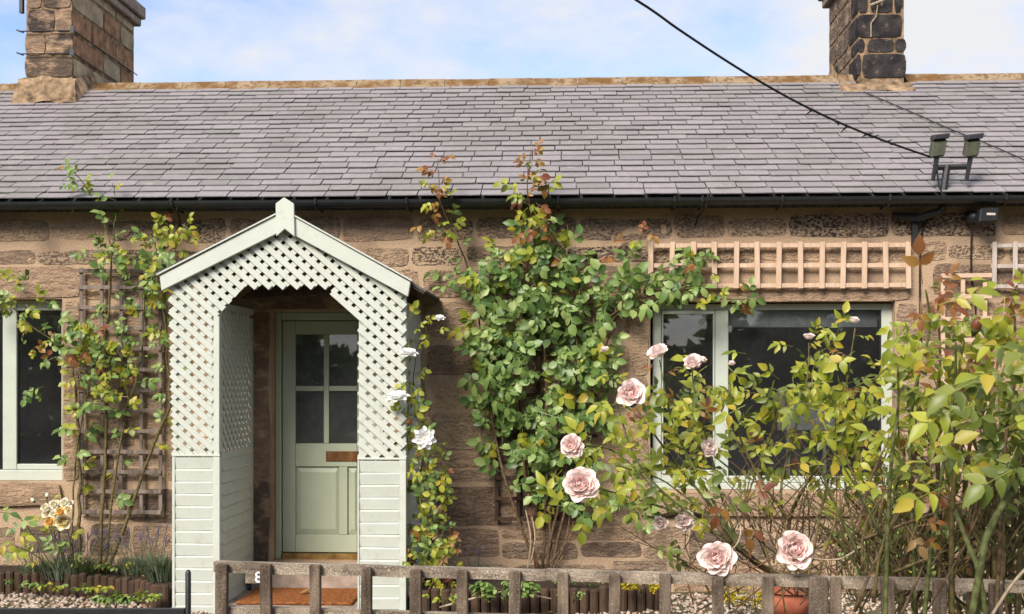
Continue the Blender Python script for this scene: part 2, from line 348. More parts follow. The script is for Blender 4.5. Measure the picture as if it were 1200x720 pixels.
tag(g.build('gravel', M['gravel'], smooth=True), kind='stuff', label='pale pink and cream gravel covering the front garden')

# ================================================================ THE COTTAGE
house = thing('cottage', (0, 0, 0), 'long low sandstone cottage with slate roof and two stone chimneys', 'cottage')
ZE = Zc(231, -0.18); PIT = radians(30.5); YE = -0.18
WT = ZE - 0.02                                   # wall top
def rect(x0, y0, x1, y1, Y=0.0):                 # pixel rectangle on a plane -> xmin, xmax, zmin, zmax
    a, b = at(x0, y0, Y), at(x1, y1, Y); return (a.x, b.x, b.z, a.z)
win_L = rect(-110, 351, 73, 565); win_R = rect(762, 354, 1049, 576); dr = rect(318, 364, 440, 657)
dr = (dr[0], dr[1], 0.19, dr[3])
openings = [win_L, win_R, dr]
X0, X1, YB = -9.0, 9.0, 0.45
wall = MB()
cuts = sorted({X0, X1, *[o[0] for o in openings], *[o[1] for o in openings]})
for a, b in zip(cuts, cuts[1:]):
    op = [o for o in openings if o[0] <= a + 1e-6 and o[1] >= b - 1e-6]
    if op:
        wall.box(a, b, 0, YB, -0.3, op[0][2]); wall.box(a, b, 0, YB, op[0][3], WT)
    else: wall.box(a, b, 0, YB, -0.3, WT)
wallo = wall.build('wall', M['mortar'], house)
RS = random.Random(11)
def stone(parent, x0, x1, z0, z1, y=0.0, proud=0.016, rough=0.008, amp=.013, col=(0.3, 0.2, 0.5), mat='stone', nx=None, nz=None, axis='y', name='stone'):
    """a block with an uneven face, on a wall facing -y (or facing +x / -x with axis 'x' / '-x')"""
    W_, H_ = x1 - x0, z1 - z0
    nx = nx or max(4, min(12, int(W_ / 0.055))); nz = nz or max(3, min(5, int(H_ / 0.07)))
    seed = RS.uniform(0, 100); sl, sr, sb, st = [RS.uniform(-amp, amp) for _ in range(4)]
    vs = []; cr = min(0.012, H_ * 0.1)
    for j in range(nz + 1):
        for i in range(nx + 1):
            u, v = i / nx, j / nz
            ex = (0 if i else 1) - (0 if i < nx else 1); ez = (0 if j else 1) - (0 if j < nz else 1)
            px = x0 + W_ * u + (sl * (1-u) + sr * u) * (v - .5) + ex * cr * 0.1
            pz = z0 + H_ * v + (sb * (1-v) + st * v) * (u - .5) * 1.4
            edge = abs(ex) + abs(ez)
            if edge == 2: px += ex * cr; pz += ez * cr
            if edge: px += amp * noise.noise(Vector((pz * 13, seed, 3))) ; pz += amp * noise.noise(Vector((px * 11, seed, 7)))
            d = proud * (0.85 if edge else 1.0) + (0 if edge else rough * (noise.noise(Vector((px * 7, pz * 9, seed))) + 0.6 * noise.noise(Vector((px * 19, pz * 21, seed)))))
            vs.append((px, -d, pz))
    b = MB(); k = nx + 1
    b.add(vs, [(j*k+i, j*k+i+1, (j+1)*k+i+1, (j+1)*k+i) for j in range(nz) for i in range(nx)])
    ring = [i for i in range(k)] + [j*k+nx for j in range(1, nz+1)] + [nz*k+i for i in range(nx-1, -1, -1)] + [j*k for j in range(nz-1, 0, -1)]
    base = len(vs); m_ = len(ring); b.v += [vs[i] for i in ring] + [(vs[i][0], 0.03, vs[i][2]) for i in ring]
    fs = [(base + i, base + m_ + i, base + m_ + (i+1) % m_, base + (i+1) % m_) for i in range(m_)]; b.f += fs; b.mi += [0] * m_
    if axis == 'y': b.v = [(p[0], p[1] + y, p[2]) for p in b.v]
    elif axis == 'x': b.v = [(y - p[1], p[0], p[2]) for p in b.v]
    else: b.v = [(y + p[1], -p[0], p[2]) for p in b.v]
    o = b.build(name, M[mat], parent, smooth=True); o.color = (*col, 1); return o
# dressed lintels and sills
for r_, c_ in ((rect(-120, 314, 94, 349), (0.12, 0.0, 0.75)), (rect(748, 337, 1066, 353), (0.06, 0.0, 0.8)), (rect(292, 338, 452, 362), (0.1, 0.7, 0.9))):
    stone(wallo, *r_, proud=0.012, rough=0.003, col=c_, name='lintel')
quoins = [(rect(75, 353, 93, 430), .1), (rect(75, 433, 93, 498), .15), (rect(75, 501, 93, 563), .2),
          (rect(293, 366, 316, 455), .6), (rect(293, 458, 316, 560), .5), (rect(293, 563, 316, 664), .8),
          (rect(741, 356, 760, 440), .1), (rect(741, 443, 760, 510), .1), (rect(741, 513, 760, 574), .2), (rect(1051, 356, 1075, 430), .1), (rect(1051, 433, 1075, 505), .1), (rect(1051, 508, 1075, 575), .2)]
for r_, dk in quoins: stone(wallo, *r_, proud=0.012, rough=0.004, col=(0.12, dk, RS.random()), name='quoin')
blocked = [rect(-125, 312, 96, 595), rect(738, 335, 1077, 607), rect(290, 336, 460, 690), ]
courses = [(254.5, 282, 1), (288, 310, .85), (313.5, 351, .5), (354, 399, .3), (403, 442, .25), (446.5, 482, .25), (486, 528, .25), (532, 567, .3), (571.5, 614, .3), (618, 655, .35), (658, 694, .3)]
for ci, (ya, yb, pit) in enumerate(courses):
    z1_, z0_ = Zc(ya, 0), Zc(yb, 0); x = -6.0 + RS.uniform(-.3, 0)
    while x < 5.6:
        wd = RS.uniform(0.34, 0.86) if ci < 2 else RS.uniform(0.3, 0.72); a, b = x, x + wd; x = b + RS.uniform(0.016, 0.05)
        segs = [(a, b)]
        for (p, q, lo, hi) in blocked:
            if hi < z0_ + 0.03 or lo > z1_ - 0.03: continue
            segs = [t for (c, d) in segs for t in ((c, min(d, p)), (max(c, q), d)) if t[1] - t[0] > 0.10]
        for c, d in segs:
            low = ci >= 7
            col = (pit * RS.uniform(.25, 1.15) if RS.random() < .8 else 0.1, RS.choice((.75, .5, .2, .35) if low else (0, 0, 0, .15, .35) if ci > 1 else (0, .2, .35, .1)), RS.random())
            za_, zb_ = z0_ + RS.uniform(-.012, .03), z1_ - RS.uniform(-.012, .03)
            if ci > 1 and zb_ - za_ > .2 and RS.random() < .2:
                zm_ = za_ + (zb_ - za_) * RS.uniform(.4, .65); stone(wallo, c, d + RS.uniform(-.03, .02), zm_ + .012, zb_, proud=.005, rough=.006, col=(.3, .1, RS.random())); zb_ = zm_ - .012
            stone(wallo, c, d, za_, zb_, proud=RS.uniform(.002, .007), rough=0.004 + 0.004 * pit, col=tuple(min(1, v) for v in col))

# ---- roof
YR = YE + 2.74; ZR = ZE + 2.74 * math.tan(PIT)
roof = MB(); TH = 0.02
vs = [(X0, YE + .02, ZE - TH), (X1, YE + .02, ZE - TH), (X1, YR, ZR - TH), (X0, YR, ZR - TH), (X0, 2*YR - YE, ZE - TH), (X1, 2*YR - YE, ZE - TH)]
roof.add(vs + [(p[0], p[1], p[2] - 0.08) for p in vs], [(0,1,2,3), (3,2,5,4), (7,6,9,8), (8,9,10,11), (0,6,7,1), (4,5,11,10), (0,3,9,6), (3,4,10,9), (1,7,8,2), (2,8,11,5)])
roofo = roof.build('roof', M['felt'], house)
UP = Vector((0, cos(PIT), sin(PIT))); NR = Vector((0, -sin(PIT), cos(PIT))); EX = Vector((1, 0, 0))
G = 0.1335; SL = MB(); RL = random.Random(3); n_obj = 0; t_ = 0.008
unit = MB().box(-.5, .5, 0, G + .045, -t_ / 2, t_ / 2)
def slate_unit(k):
    rr = random.Random(k); b = MB(); c = lambda: rr.uniform(-.012, .012)
    e = [(-.5 + abs(c()), c() * .2), (-.2, c() * .35), (.15, c() * .35), (.5 - abs(c()), c() * .2)]
    low = [(p[0], p[1]) for p in e]; top = [(.5, G + .045), (-.5, G + .045)]
    pts = low + top; nn = len(pts)
    b.add([(p[0], p[1], t_ / 2) for p in pts] + [(p[0], p[1], -t_ / 2) for p in pts], [tuple(range(nn)), tuple(range(2*nn-1, nn-1, -1))] + [(i, i+nn, (i+1) % nn + nn, (i+1) % nn) for i in range(nn)])
    return b
SU = [slate_unit(k) for k in range(6)]; SM = [u.mesh('slate', M['slate']) for u in SU]
for row in range(23):
    s0 = row * G; half = 6.3 + row * .03; x = -half - (0.135 if row % 2 else 0) + RL.uniform(-.02, .02)
    while x < half - .5:
        wd = RL.uniform(.245, .285); xc = x + wd / 2; x += wd
        tilt = 0.102 + RL.uniform(-.016, .028); yaw = RL.uniform(-.008, .008)
        u = UP * cos(tilt) - NR * sin(tilt)
        ux = (EX * cos(yaw) + u * sin(yaw)); uy = u * cos(yaw) - EX * sin(yaw); un = ux.cross(uy)
        c = Vector((xc, YE, ZE)) + UP * (s0 + RL.uniform(-.006, .006) - 0.0) + NR * (0.018 + RL.uniform(0, .004))
        rot = Matrix((ux, uy, un)).transposed(); k = RL.randrange(6)
        vis = -0.53 * (c.y + 10) < xc < 0.42 * (c.y + 10)
        if n_obj < 300 and vis:
            inst('slate', SM[k], roofo, c, rot.to_quaternion(), (wd - .006, 1, 1)); n_obj += 1
        else:
            mt = Matrix.Translation(c) @ rot.to_4x4() @ Matrix.Diagonal((wd - .006, 1, 1, 1)); SL.add(SU[k].v, SU[k].f, 0, mt)
tag(SL.build('slates', M['slate'], roofo), kind='stuff')
RGM = MB()                                       # a ridge tile
prof = [(-.17, -.105), (-.075, -.035), (-.05, .005), (-.02, .028), (.02, .028), (.05, .005), (.075, -.035), (.17, -.105)]
Lr = 0.46
RGM.add([(-Lr/2, a, b) for a, b in prof] + [(Lr/2, a, b) for a, b in prof] + [(-Lr/2, a * .8, b - .02) for a, b in prof] + [(Lr/2, a * .8, b - .02) for a, b in prof],
        [(i, i+1, i+9, i+8) for i in range(7)] + [(i+16, i+24, i+25, i+17) for i in range(7)] + [(i, i+16, i+17, i+1) for i in range(7)] + [(i+8, i+9, i+25, i+24) for i in range(7)])
rgm = RGM.mesh('ridge_tile', M['ridge'])
for k in range(29):
    q = inst('ridge_tile', rgm, roofo, (-6.6 + k * .465, YR, ZR + 0.014 + RL.uniform(-.004, .004)), Matrix.Rotation(RL.uniform(-.006, .006), 3, 'Y').to_quaternion())
# ---- gutter
gut = MB(); rg = 0.058; yg, zg = YE - .045, ZE - .028
arc = [(yg + rg * cos(a), zg + rg * sin(a)) for a in [pi + i * pi / 8 for i in range(9)]]; inn = [(yg + (rg - .006) * cos(a), zg + (rg - .006) * sin(a)) for a in [2*pi - i * pi / 8 for i in range(9)]]
pr = arc + inn; nn = len(pr)
gut.add([(X0, a, b) for a, b in pr] + [(X1, a, b) for a, b in pr], [(i, (i+1) % nn, (i+1) % nn + nn, i + nn) for i in range(nn)])
guto = gut.build('gutter', M['gutter'], house, smooth=False)
for px in (205, 372, 478, 654, 790, 822, 915, 1040, 1175):
    x = X(px, -.2); b = MB()
    b.tube([(x, YE - .11, zg + .012), (x, YE - .105, zg - .03), (x, YE - .045, zg - .068), (x, YE + .03, zg - .045), (x, 0.0, zg - .06)], .011, 6)
    if px in (205, 822): b.tube([(x + .05, YE - .09, zg + .03), (x + .03, YE - .07, zg - .07), (x - .01, -.03, zg - .13), (x - .03, .0, zg - .2)], .008, 5)
    b.build('gutter_bracket', M['black_metal'], guto)
# ---- chimneys
def chimney(fx0, fx1, yf, yb, zt, front, side, axis, base_col, flare):
    core = MB().box(fx0 + .012, fx1 - .012, yf + .012, yb, ZR - .7, zt).build('chimney', M['flaunch'], house)
    for (u0, u1, za, zb, col, mt) in front: stone(core, fx0 + (fx1 - fx0) * u0, fx0 + (fx1 - fx0) * u1, za, zb, y=yf + .012, proud=.012, rough=.004, amp=.004, col=col, mat=mt)
    xs_ = fx1 - .012 if axis == 'x' else fx0 + .012
    for (u0, u1, za, zb, col, mt) in side:
        a, b = yf + (yb - yf) * u0, yf + (yb - yf) * u1
        if axis == 'x': stone(core, a, b, za, zb, y=xs_, proud=.010, rough=.004, amp=.004, col=col, mat=mt, axis='x')
        else: stone(core, -b, -a, za, zb, y=xs_, proud=.010, rough=.004, amp=.004, col=col, mat=mt, axis='-x')
    cp = MB().box(fx0 - .06, fx1 + .06, yf - .06, yb + .06, zt, zt + .09).box(fx0 - .1, fx1 + .1, yf - .1, yb + .1, zt + .093, zt + .24)
    cp.build('chimney_cap', M['step'], core, bevel=.012)
    return core
def ycol(py, Yp, px): return at(px, py, Yp).z
yfL = 2.2; xa, xb = at(29, 90, yfL).x, at(85, 90, yfL).x
zL = lambda py: at(60, py, yfL).z
P_ = lambda p, d, t: (p, d, t)
fr = [(0, .42, zL(64) , zL(39), P_(.1, .5, .9), 'stone'), (.44, 1, zL(64), zL(39), P_(.2, 1, .9), 'stone'), (0, 1, zL(90), zL(66), P_(.1, .9, 1), 'stone'),
      (.06, .62, zL(37), zL(11), P_(.1, 1, .8), 'stone'), (.64, .98, zL(37), zL(11), P_(.1, .6, 1), 'stone'), (.06, .35, zL(9), zL(-16), P_(.1, .3, .9), 'stone'), (.37, .97, zL(9), zL(-16), P_(.1, .9, .8), 'stone'), (.06, .97, zL(-18), zL(-40), P_(.1, .9, .8), 'stone')]
sdL = []
for k, (pa, pb) in enumerate(((118, 90), (90, 66), (64, 39), (37, 11), (9, -16), (-18, -40))):
    u = -.02 if k % 2 else 0
    for wdt in ((.30, .36, .30) if k % 2 else (.46, .26, .25)):
        pale = (k + int(wdt * 100)) % 3 != 0
        sdL.append((max(u, .01), min(u + wdt, .99), zL(pa) + .012, zL(pb) - .012, P_(.05, 0.5 if k < 2 else (.15 if pale else .35), .0 if pale else 1.0), 'pale_stone' if pale and k > 0 else 'red_stone')); u += wdt + .02
chL = chimney(xa, xb, yfL, 4.0, 5.93, fr, sdL, 'x', None, 0)
yfR = 2.3; xa2, xb2 = at(1005, 90, yfR).x, at(1061, 90, yfR).x
zR_ = lambda py: at(1030, py, yfR).z
fr2 = [(.1, 1.02, zR_(91), zR_(63.5), P_(0, 0, 0), 'sooty'), (-.02, .08, zR_(88), zR_(64), P_(0, 0, 0), 'sooty'), (.0, .15, zR_(61), zR_(46), P_(0, 0, 0), 'sooty'), (.22, .76, zR_(61), zR_(46), P_(0, 0, 0), 'sooty'), (.80, 1.02, zR_(61), zR_(46), P_(0, 0, 0), 'sooty'),
       (0.0, .93, zR_(43.5), zR_(17), P_(0, 0, 0), 'sooty'), (0, .22, zR_(14.5), zR_(-12), P_(0, 0, 0), 'sooty'), (.27, .74, zR_(14.5), zR_(-12), P_(0, 0, 0), 'sooty'), (.77, .93, zR_(14.5), zR_(-12), P_(0, 0, 0), 'sooty'), (0.0, .93, zR_(-14), zR_(-40), P_(0, 0, 0), 'sooty')]
sdR = []
for k, (pa, pb) in enumerate(((110, 92), (91, 63.5), (61, 46), (43.5, 17), (14.5, -12), (-14, -40))):
    u = 0.0
    for q, wdt in enumerate((.30, .36, .28) if k % 2 else (.22, .42, .30)):
        so = q == 0 or (k < 3 and q != 1)
        sdR.append((max(u, .01), min(u + wdt, .99), zR_(pa) + .012, zR_(pb) - .012, P_(.25, .75, 0.2), 'sooty' if so else 'stone')); u += wdt + .02
chR = chimney(xa2, xb2, yfR, 3.65, 5.93, fr2, sdR, '-x', None, 0)
# lime flaunching at the foot of each stack, iron straps and lugs
def flaunch(core, x0, x1, yf, zt, spread):
    b = MB(); n_ = 9; rows = []
    for j in range(5):
        v = j / 4
        for i in range(n_):
            u = i / (n_ - 1); x = x0 - spread * v * (1 - u) ** .5 + (x1 - x0) * u + spread * v * u ** .5
            y = yf - .03 - .13 * v + .05 * noise.noise(Vector((u * 4, v * 3, x0)))
            roofz = ZE + (y - YE) * math.tan(PIT) + .025
            z = zt * (1 - v) + roofz * v + .04 * noise.noise(Vector((u * 6, v * 5, x0 + 3)))
            rows.append((x, y, max(z, roofz - .01)))
    b.add(rows, [(j*n_+i, (j+1)*n_+i, (j+1)*n_+i+1, j*n_+i+1) for j in range(4) for i in range(n_-1)])
    m2 = len(b.v); b.v += [(p[0], yf + .5, ZE + (yf + .5 - YE) * math.tan(PIT) + .1) for p in (rows[0], rows[n_-1])] + [(rows[4*n_][0], yf + .5, ZR), (rows[-1][0], yf + .5, ZR)]
    b.f += [(0, m2, m2+2, 4*n_), (n_-1, 5*n_-1, m2+3, m2+1)]; b.mi += [0, 0]
    b.build('flaunching', M['flaunch'], core, smooth=True)
flaunch(chL, xa - .02, xb + .03, yfL, zL(91), .06); flaunch(chR, xa2 - .16, xb2 + .02, yfR, zR_(98), .04)
b = MB()
for py in (37.5, 64):
    z = zL(py); b.tube([(xa - .04, yfL - .03, z), (xb + .03, yfL - .03, z)], .007, 5); b.tube([(xb + .03, yfL - .03, z), (xb + .03, 4.0, z)], .006, 5)
    b.obox(Vector((xb + .01, yfL - .03, z + .01)), Vector((.02, 0, 0)), Vector((0, .015, 0)), Vector((0, 0, .035))); b.obox(Vector((xa - .05, yfL, z + .01)), Vector((.035, 0, -.012)), Vector((0, .012, 0)), Vector((0, 0, .008)))
b.build('iron_strap', M['black_metal'], chL)
b = MB(); b.box(at(27, 0, 2.4).x - .02, at(27, 0, 2.4).x + .015, 2.35, 2.4, zL(9), zL(-20)); b.build('strap_end', M['black_metal'], chL)
b = MB(); x_ = at(1028, 10, yfR - .03).x
b.tube([(x_ + .06, yfR - .05, zR_(2)), (x_ - .08, yfR - .05, zR_(8))], .012, 6); b.tube([(x_, yfR - .05, zR_(8)), (x_ - .01, yfR - .03, zR_(20)), (x_ - .06, yfR - .02, zR_(28)), (x_ - .06, yfR - .02, zR_(44))], .006, 5)
b.build('aerial_bracket', M['stem_pale'], chR)
# ---- windows
def bars(parent, name, lst, mat, bevel=.005):
    for (x0, x1, y0, y1, z0, z1) in lst: MB().box(x0, x1, y0, y1, z0, z1).build(name, M[mat], parent, bevel=bevel)
def room(parent, x0, x1, z0, z1, y0):
    b = MB(); D = 3.2; b.add([(x0, y0, z0), (x1, y0, z0), (x1, y0, z1), (x0, y0, z1), (x0, y0 + D, z0), (x1, y0 + D, z0), (x1, y0 + D, z1), (x0, y0 + D, z1)],
                             [(4, 5, 6, 7), (0, 1, 5, 4), (3, 7, 6, 2), (0, 4, 7, 3), (1, 2, 6, 5)]); return b.build('room', M['room'], parent)
def pane(parent, x0, x1, z0, z1, y):
    return MB().box(x0, x1, y, y + .006, z0, z1).build('pane', M['glass'], parent)
# big window: rectangle of its outer frame at the set-back plane
YW = 0.10
fx0, fx1, fz0, fz1 = rect(765, 356.5, 1047, 571, YW)
win = MB().box(win_R[0] - .0, win_R[1], YW - .02, YW + .09, win_R[2], fz0 + .03).build('window', M['window'], house, bevel=.006)
sx = lambda p: X(p, YW); sz = lambda p: at(900, p, YW).z
bars(win, 'frame', [(fx0, sx(775), YW, YW + .07, fz0 + .032, fz1), (sx(1033), fx1, YW, YW + .07, fz0 + .032, fz1), (sx(775) + .002, sx(1033) - .002, YW, YW + .07, sz(363.5), fz1),
                    (sx(838), sx(853.5), YW - .006, YW + .07, fz0 + .032, sz(363.5) - .002), (sx(775) + .002, sx(838) - .002, YW, YW + .07, fz0 + .032, sz(556)), (sx(853.5) + .002, sx(1033) - .002, YW, YW + .07, fz0 + .032, sz(558))], 'window')
c0, c1, cz0, cz1 = sx(775) + .004, sx(838) - .004, sz(556) + .002, sz(363.5) - .002      # opening casement
t = .032
bars(win, 'casement', [(c0, c1, YW - .016, YW + .03, cz1 - t, cz1), (c0, c1, YW - .016, YW + .03, cz0, cz0 + t), (c0, c0 + .012, YW - .016, YW + .03, cz0 + t + .001, cz1 - t - .001), (c1 - .014, c1, YW - .016, YW + .03, cz0 + t + .001, cz1 - t - .001)], 'window', .004)
pane(win, c0 + .01, c1 - .01, cz0 + t, cz1 - t, YW + .01); pane(win, sx(853.5), sx(1033), sz(558), sz(363.5), YW + .012)
bars(win, 'glazing_bead', [(sx(1031), sx(1033) - .002, YW + .002, YW + .03, sz(558), sz(364))], 'black_metal', 0)
MB().box(sx(854), sx(1032), YW + .11, YW + .14, sz(383), sz(364)).build('roller_blind', M['blind'], win)
MB().box(sx(776), sx(837), YW + .11, YW + .14, sz(373), sz(364)).build('roller_blind', M['blind'], win)
room(win, win_R[0] - .6, win_R[1] + .5, win_R[2] - .6, win_R[3] + .02, YB + .001)
stone(wallo, *rect(750, 577.5, 1062, 605), proud=.05, rough=.003, col=(.08, .0, .6), name='stone_sill')
stone(wallo, *rect(-120, 566.5, 73, 593), proud=.045, rough=.003, col=(.1, .35, .9), name='stone_sill')
# left window
lx = lambda p: X(p, .12); lz = lambda p: at(30, p, .12).z
wl = MB().box(win_L[0], win_L[1], .10, .2, win_L[2], lz(551)).build('window', M['window'], house, bevel=.006)
bars(wl, 'frame', [(lx(3), lx(19.5), .12, .19, lz(551) + .002, lz(351)), (lx(19.5) + .002, win_L[1], .12, .19, lz(551) + .002, lz(544)), (win_L[1] - .062, win_L[1], .124, .19, lz(544) + .002, lz(364) - .002), (lx(19.5) + .002, win_L[1], .12, .19, lz(364), lz(352)), (win_L[0], lx(3) - .002, .12, .19, lz(364), lz(352))], 'window')
pane(wl, lx(19), win_L[1] - .05, lz(545), lz(363), .14); pane(wl, win_L[0], lx(3.5), lz(551), lz(363), .14)
MB().box(lx(19.5) + .006, lx(21), .125, .15, lz(544), lz(364)).build('glazing_bead', M['black_metal'], wl)
room(wl, win_L[0] - .3, win_L[1] + .5, win_L[2] - .6, win_L[3] + .02, YB + .001)
# the white board seen through the big window
pw = MB(); pw.box(sx(914), sx(984), YW + .115, YW + .13, sz(505), sz(463)); pw.box(sx(925), sx(929), YW + .115, YW + .15, win_R[2] + .0, sz(505.3)); pw.box(sx(968), sx(972), YW + .115, YW + .15, win_R[2] + .0, sz(505.3))
tag(pw.build('display_board', M['white'], bevel=.004), 'white rectangular board standing on the inner sill behind the big window', 'board')
MB().box(sx(780), sx(1040), YW + .1, YW + .35, win_R[2] - .03, win_R[2] - .002).build('inner_sill', M['room'], win)
# ---- front door
YD = 0.16; dx_ = lambda p: X(p, YD); dz_ = lambda p: at(380, p, YD).z
fz = dz_(366)
door = MB().box(dx_(331), dx_(433), YD + .03, YD + .06, dz_(648), dz_(376)).build('door', M['door'], house)
yb_, yf_ = YD + .028, YD + .004      # stiles and rails stand proud of the back board
S_ = lambda x0, x1, ya, yb2: (dx_(x0), dx_(x1), yf_, yb_, dz_(yb2), dz_(ya))
bars(door, 'stile', [S_(331, 346, 376.5, 647.5), S_(418.5, 433, 376.5, 647.5)], 'door', .003)
bars(door, 'door_rail', [S_(346.3, 418.2, 376.5, 392), S_(346.3, 418.2, 520, 547), S_(346.3, 418.2, 627, 647.5)], 'door', .003)
bars(door, 'muntin', [S_(379.3, 385.3, 392.3, 519.7), S_(397, 407, 547.3, 626.7)], 'door', .003)
bars(door, 'glazing_bar', [S_(346.3, 379.1, 452.5, 458.5), S_(385.5, 418.2, 452.5, 458.5)], 'door', .003)
for x0, x1, ya, yb2 in ((346.3, 379.1, 392.3, 452.3), (385.5, 418.2, 392.3, 452.3), (346.3, 379.1, 458.7, 519.7), (385.5, 418.2, 458.7, 519.7)):
    MB().box(dx_(x0), dx_(x1), YD + .020, YD + .024, dz_(yb2), dz_(ya)).build('pane', M['glass'], door)
    MB().box(dx_(x0), dx_(x1), YD + .0255, YD + .0275, dz_(yb2), dz_(ya)).build('dark_backing', M['room'], door)
for x0, x1 in ((346.3, 396.7), (407.3, 418.2 + 10)):
    a0, a1, b0, b1 = dx_(x0), min(dx_(x1), dx_(418)), dz_(626.4), dz_(547.6); b = MB(); i_ = .045 if x1 < 400 else .03
    b.add([(a0, yb_, b0), (a1, yb_, b0), (a1, yb_, b1), (a0, yb_, b1), (a0 + i_, yb_ - .016, b0 + .045), (a1 - i_ * .6, yb_ - .016, b0 + .045), (a1 - i_ * .6, yb_ - .016, b1 - .045), (a0 + i_, yb_ - .016, b1 - .045)],
          [(4, 5, 6, 7), (0, 1, 5, 4), (1, 2, 6, 5), (2, 3, 7, 6), (3, 0, 4, 7)]); b.build('raised_panel', M['door'], door)
room(door, dr[0] - .5, dr[1] + .6, .1, dr[3] + .05, YB + .001)
MB().box(dr[0] + .002, dr[1] - .002, YD + .072, YD + .08, .194, dr[3] - .004).build('light_stop_board', M['room'], door)  # unseen board added behind the door to stop light leaking round the leaf
lp = MB().box(dx_(382), dx_(424), yf_ - .008, yf_ - .001, dz_(541), dz_(529)).build('letter_plate', M['letter'], door, bevel=.004)
MB().box(dx_(331), dx_(433), YD - .03, YD + .03, dz_(656), dz_(648.5)).build('weather_bar', M['brass'], door, bevel=.006)
df = MB().box(dr[0] + .002, dx_(330), YD - .035, YD + .07, .192, fz - .002).build('door_frame', M['door'], house, bevel=.006)
for bx in ((dx_(434), dr[1], YD - .035, YD + .07, .192, fz - .002), (dr[0] + .002, dr[1], YD - .035, YD + .07, fz, dr[3] - .001), (dx_(330.4), dx_(433.6), YD - .02, YD + .07, dz_(375.3), fz - .003)):
    MB().box(*bx).build('frame', M['door'], df, bevel=.005)
MB().box(dr[0] - .1, dr[1] + .1, -.30, .20, -.1, .188).build('doorstep', M['step'], house, bevel=.015)

# ================================================================ THE PORCH
YP = -1.0; pz = lambda px, py, Y=YP: (at(px, py, Y).x, at(px, py, Y).z)
GZ = zz(YP) - .02
porch = thing('porch', (X(333, YP), -.55, GZ), 'pale sage timber porch with lattice gable around the front door', 'porch')
LA = 0.043                                     # slat width
def lattice(poly, org, ux, uz, nrm, pitch, ang, parent, t=.005, wd=LA, off=0.0, reverse=False):
    """crossing slats clipped to an outline given in the panel's own 2-d"""
    pan = None
    for layer, sgn in ((0, -1), (1, 1)):
        d = Vector((cos(ang), sgn * sin(ang))); q = Vector((-d.y, d.x))
        ks = [Vector(p).dot(q) for p in poly]; k = min(ks) + pitch * .35
        while k < max(ks):
            hits = []
            for i in range(len(poly)):
                a, b = Vector(poly[i]), Vector(poly[(i+1) % len(poly)]); da, db = a.dot(q) - k, b.dot(q) - k
                if (da < 0) != (db < 0): hits.append((a + (b - a) * (da / (da - db))).dot(d))
            hits.sort()
            for s0, s1 in zip(hits[::2], hits[1::2]):
                if s1 - s0 > .03:
                    c = d * ((s0 + s1) / 2) + q * k; o3 = org + ux * c.x + uz * c.y + nrm * (off + (t * 1.5 if layer == 0 else -t * 1.5) * (1 if not reverse else -1))
                    b = MB(); jw = wd / 2 * random.uniform(.95, 1.04)
                    b.obox(o3, (ux * d.x + uz * d.y) * ((s1 - s0) / 2), (ux * q.x + uz * q.y) * jw, nrm * t)
                    b.build('lattice_slat', M['porch'], parent)
            k += pitch
UX, UZ, UY = Vector((1, 0, 0)), Vector((0, 0, 1)), Vector((0, 1, 0))
outl = [pz(199, 332), pz(333, 262), pz(475, 340), pz(475, 538), pz(421, 538), pz(421, 374), pz(384, 337.5), pz(286, 337.5), pz(257, 369), pz(250.5, 375), pz(250.5, 534), pz(203, 534), pz(201, 440)]
fl = MB().box(pz(201, 0)[0], pz(257.5, 0)[0], YP + .02, YP + .045, pz(230, 536)[1], pz(230, 531)[1]).build('lattice_panel', M['porch'], porch)
lattice(outl, Vector((0, YP, 0)), UX, UZ, Vector((0, -1, 0)), .0715, radians(41.5), fl)
# corner posts
x_lo, x_li, x_ri, x_ro = pz(203, 0)[0], pz(257.5, 0)[0], pz(420, 0)[0], pz(475.5, 0)[0]
z_cl, z_cr = pz(230, 535)[1], pz(447, 539)[1]
zap = pz(333, 262)[1]
for (a, b, y0, y1, zt) in ((x_li - .045, x_li, YP - .012, YP + .065, pz(257, 371)[1]), (x_ri, x_ri + .045, YP + .02, YP + .065, pz(421, 371)[1]), (x_lo, x_lo + .045, YP + .021, YP + .065, pz(203, 333)[1]), (x_ro - .045, x_ro, YP + .021, YP + .065, pz(475, 342)[1]),
                           (x_li - .05, x_li, -.09, -.01, pz(257, 366)[1]), (x_ri, x_ri + .05, -.09, -.01, pz(421, 371)[1]), (x_lo, x_lo + .045, -.06, -.01, pz(203, 333)[1]), (x_ro - .045, x_ro, -.06, -.01, pz(475, 342)[1])):
    MB().box(a, b, y0, y1, GZ, zt).build('post', M['porch'], porch, bevel=.003)
RB = random.Random(21)
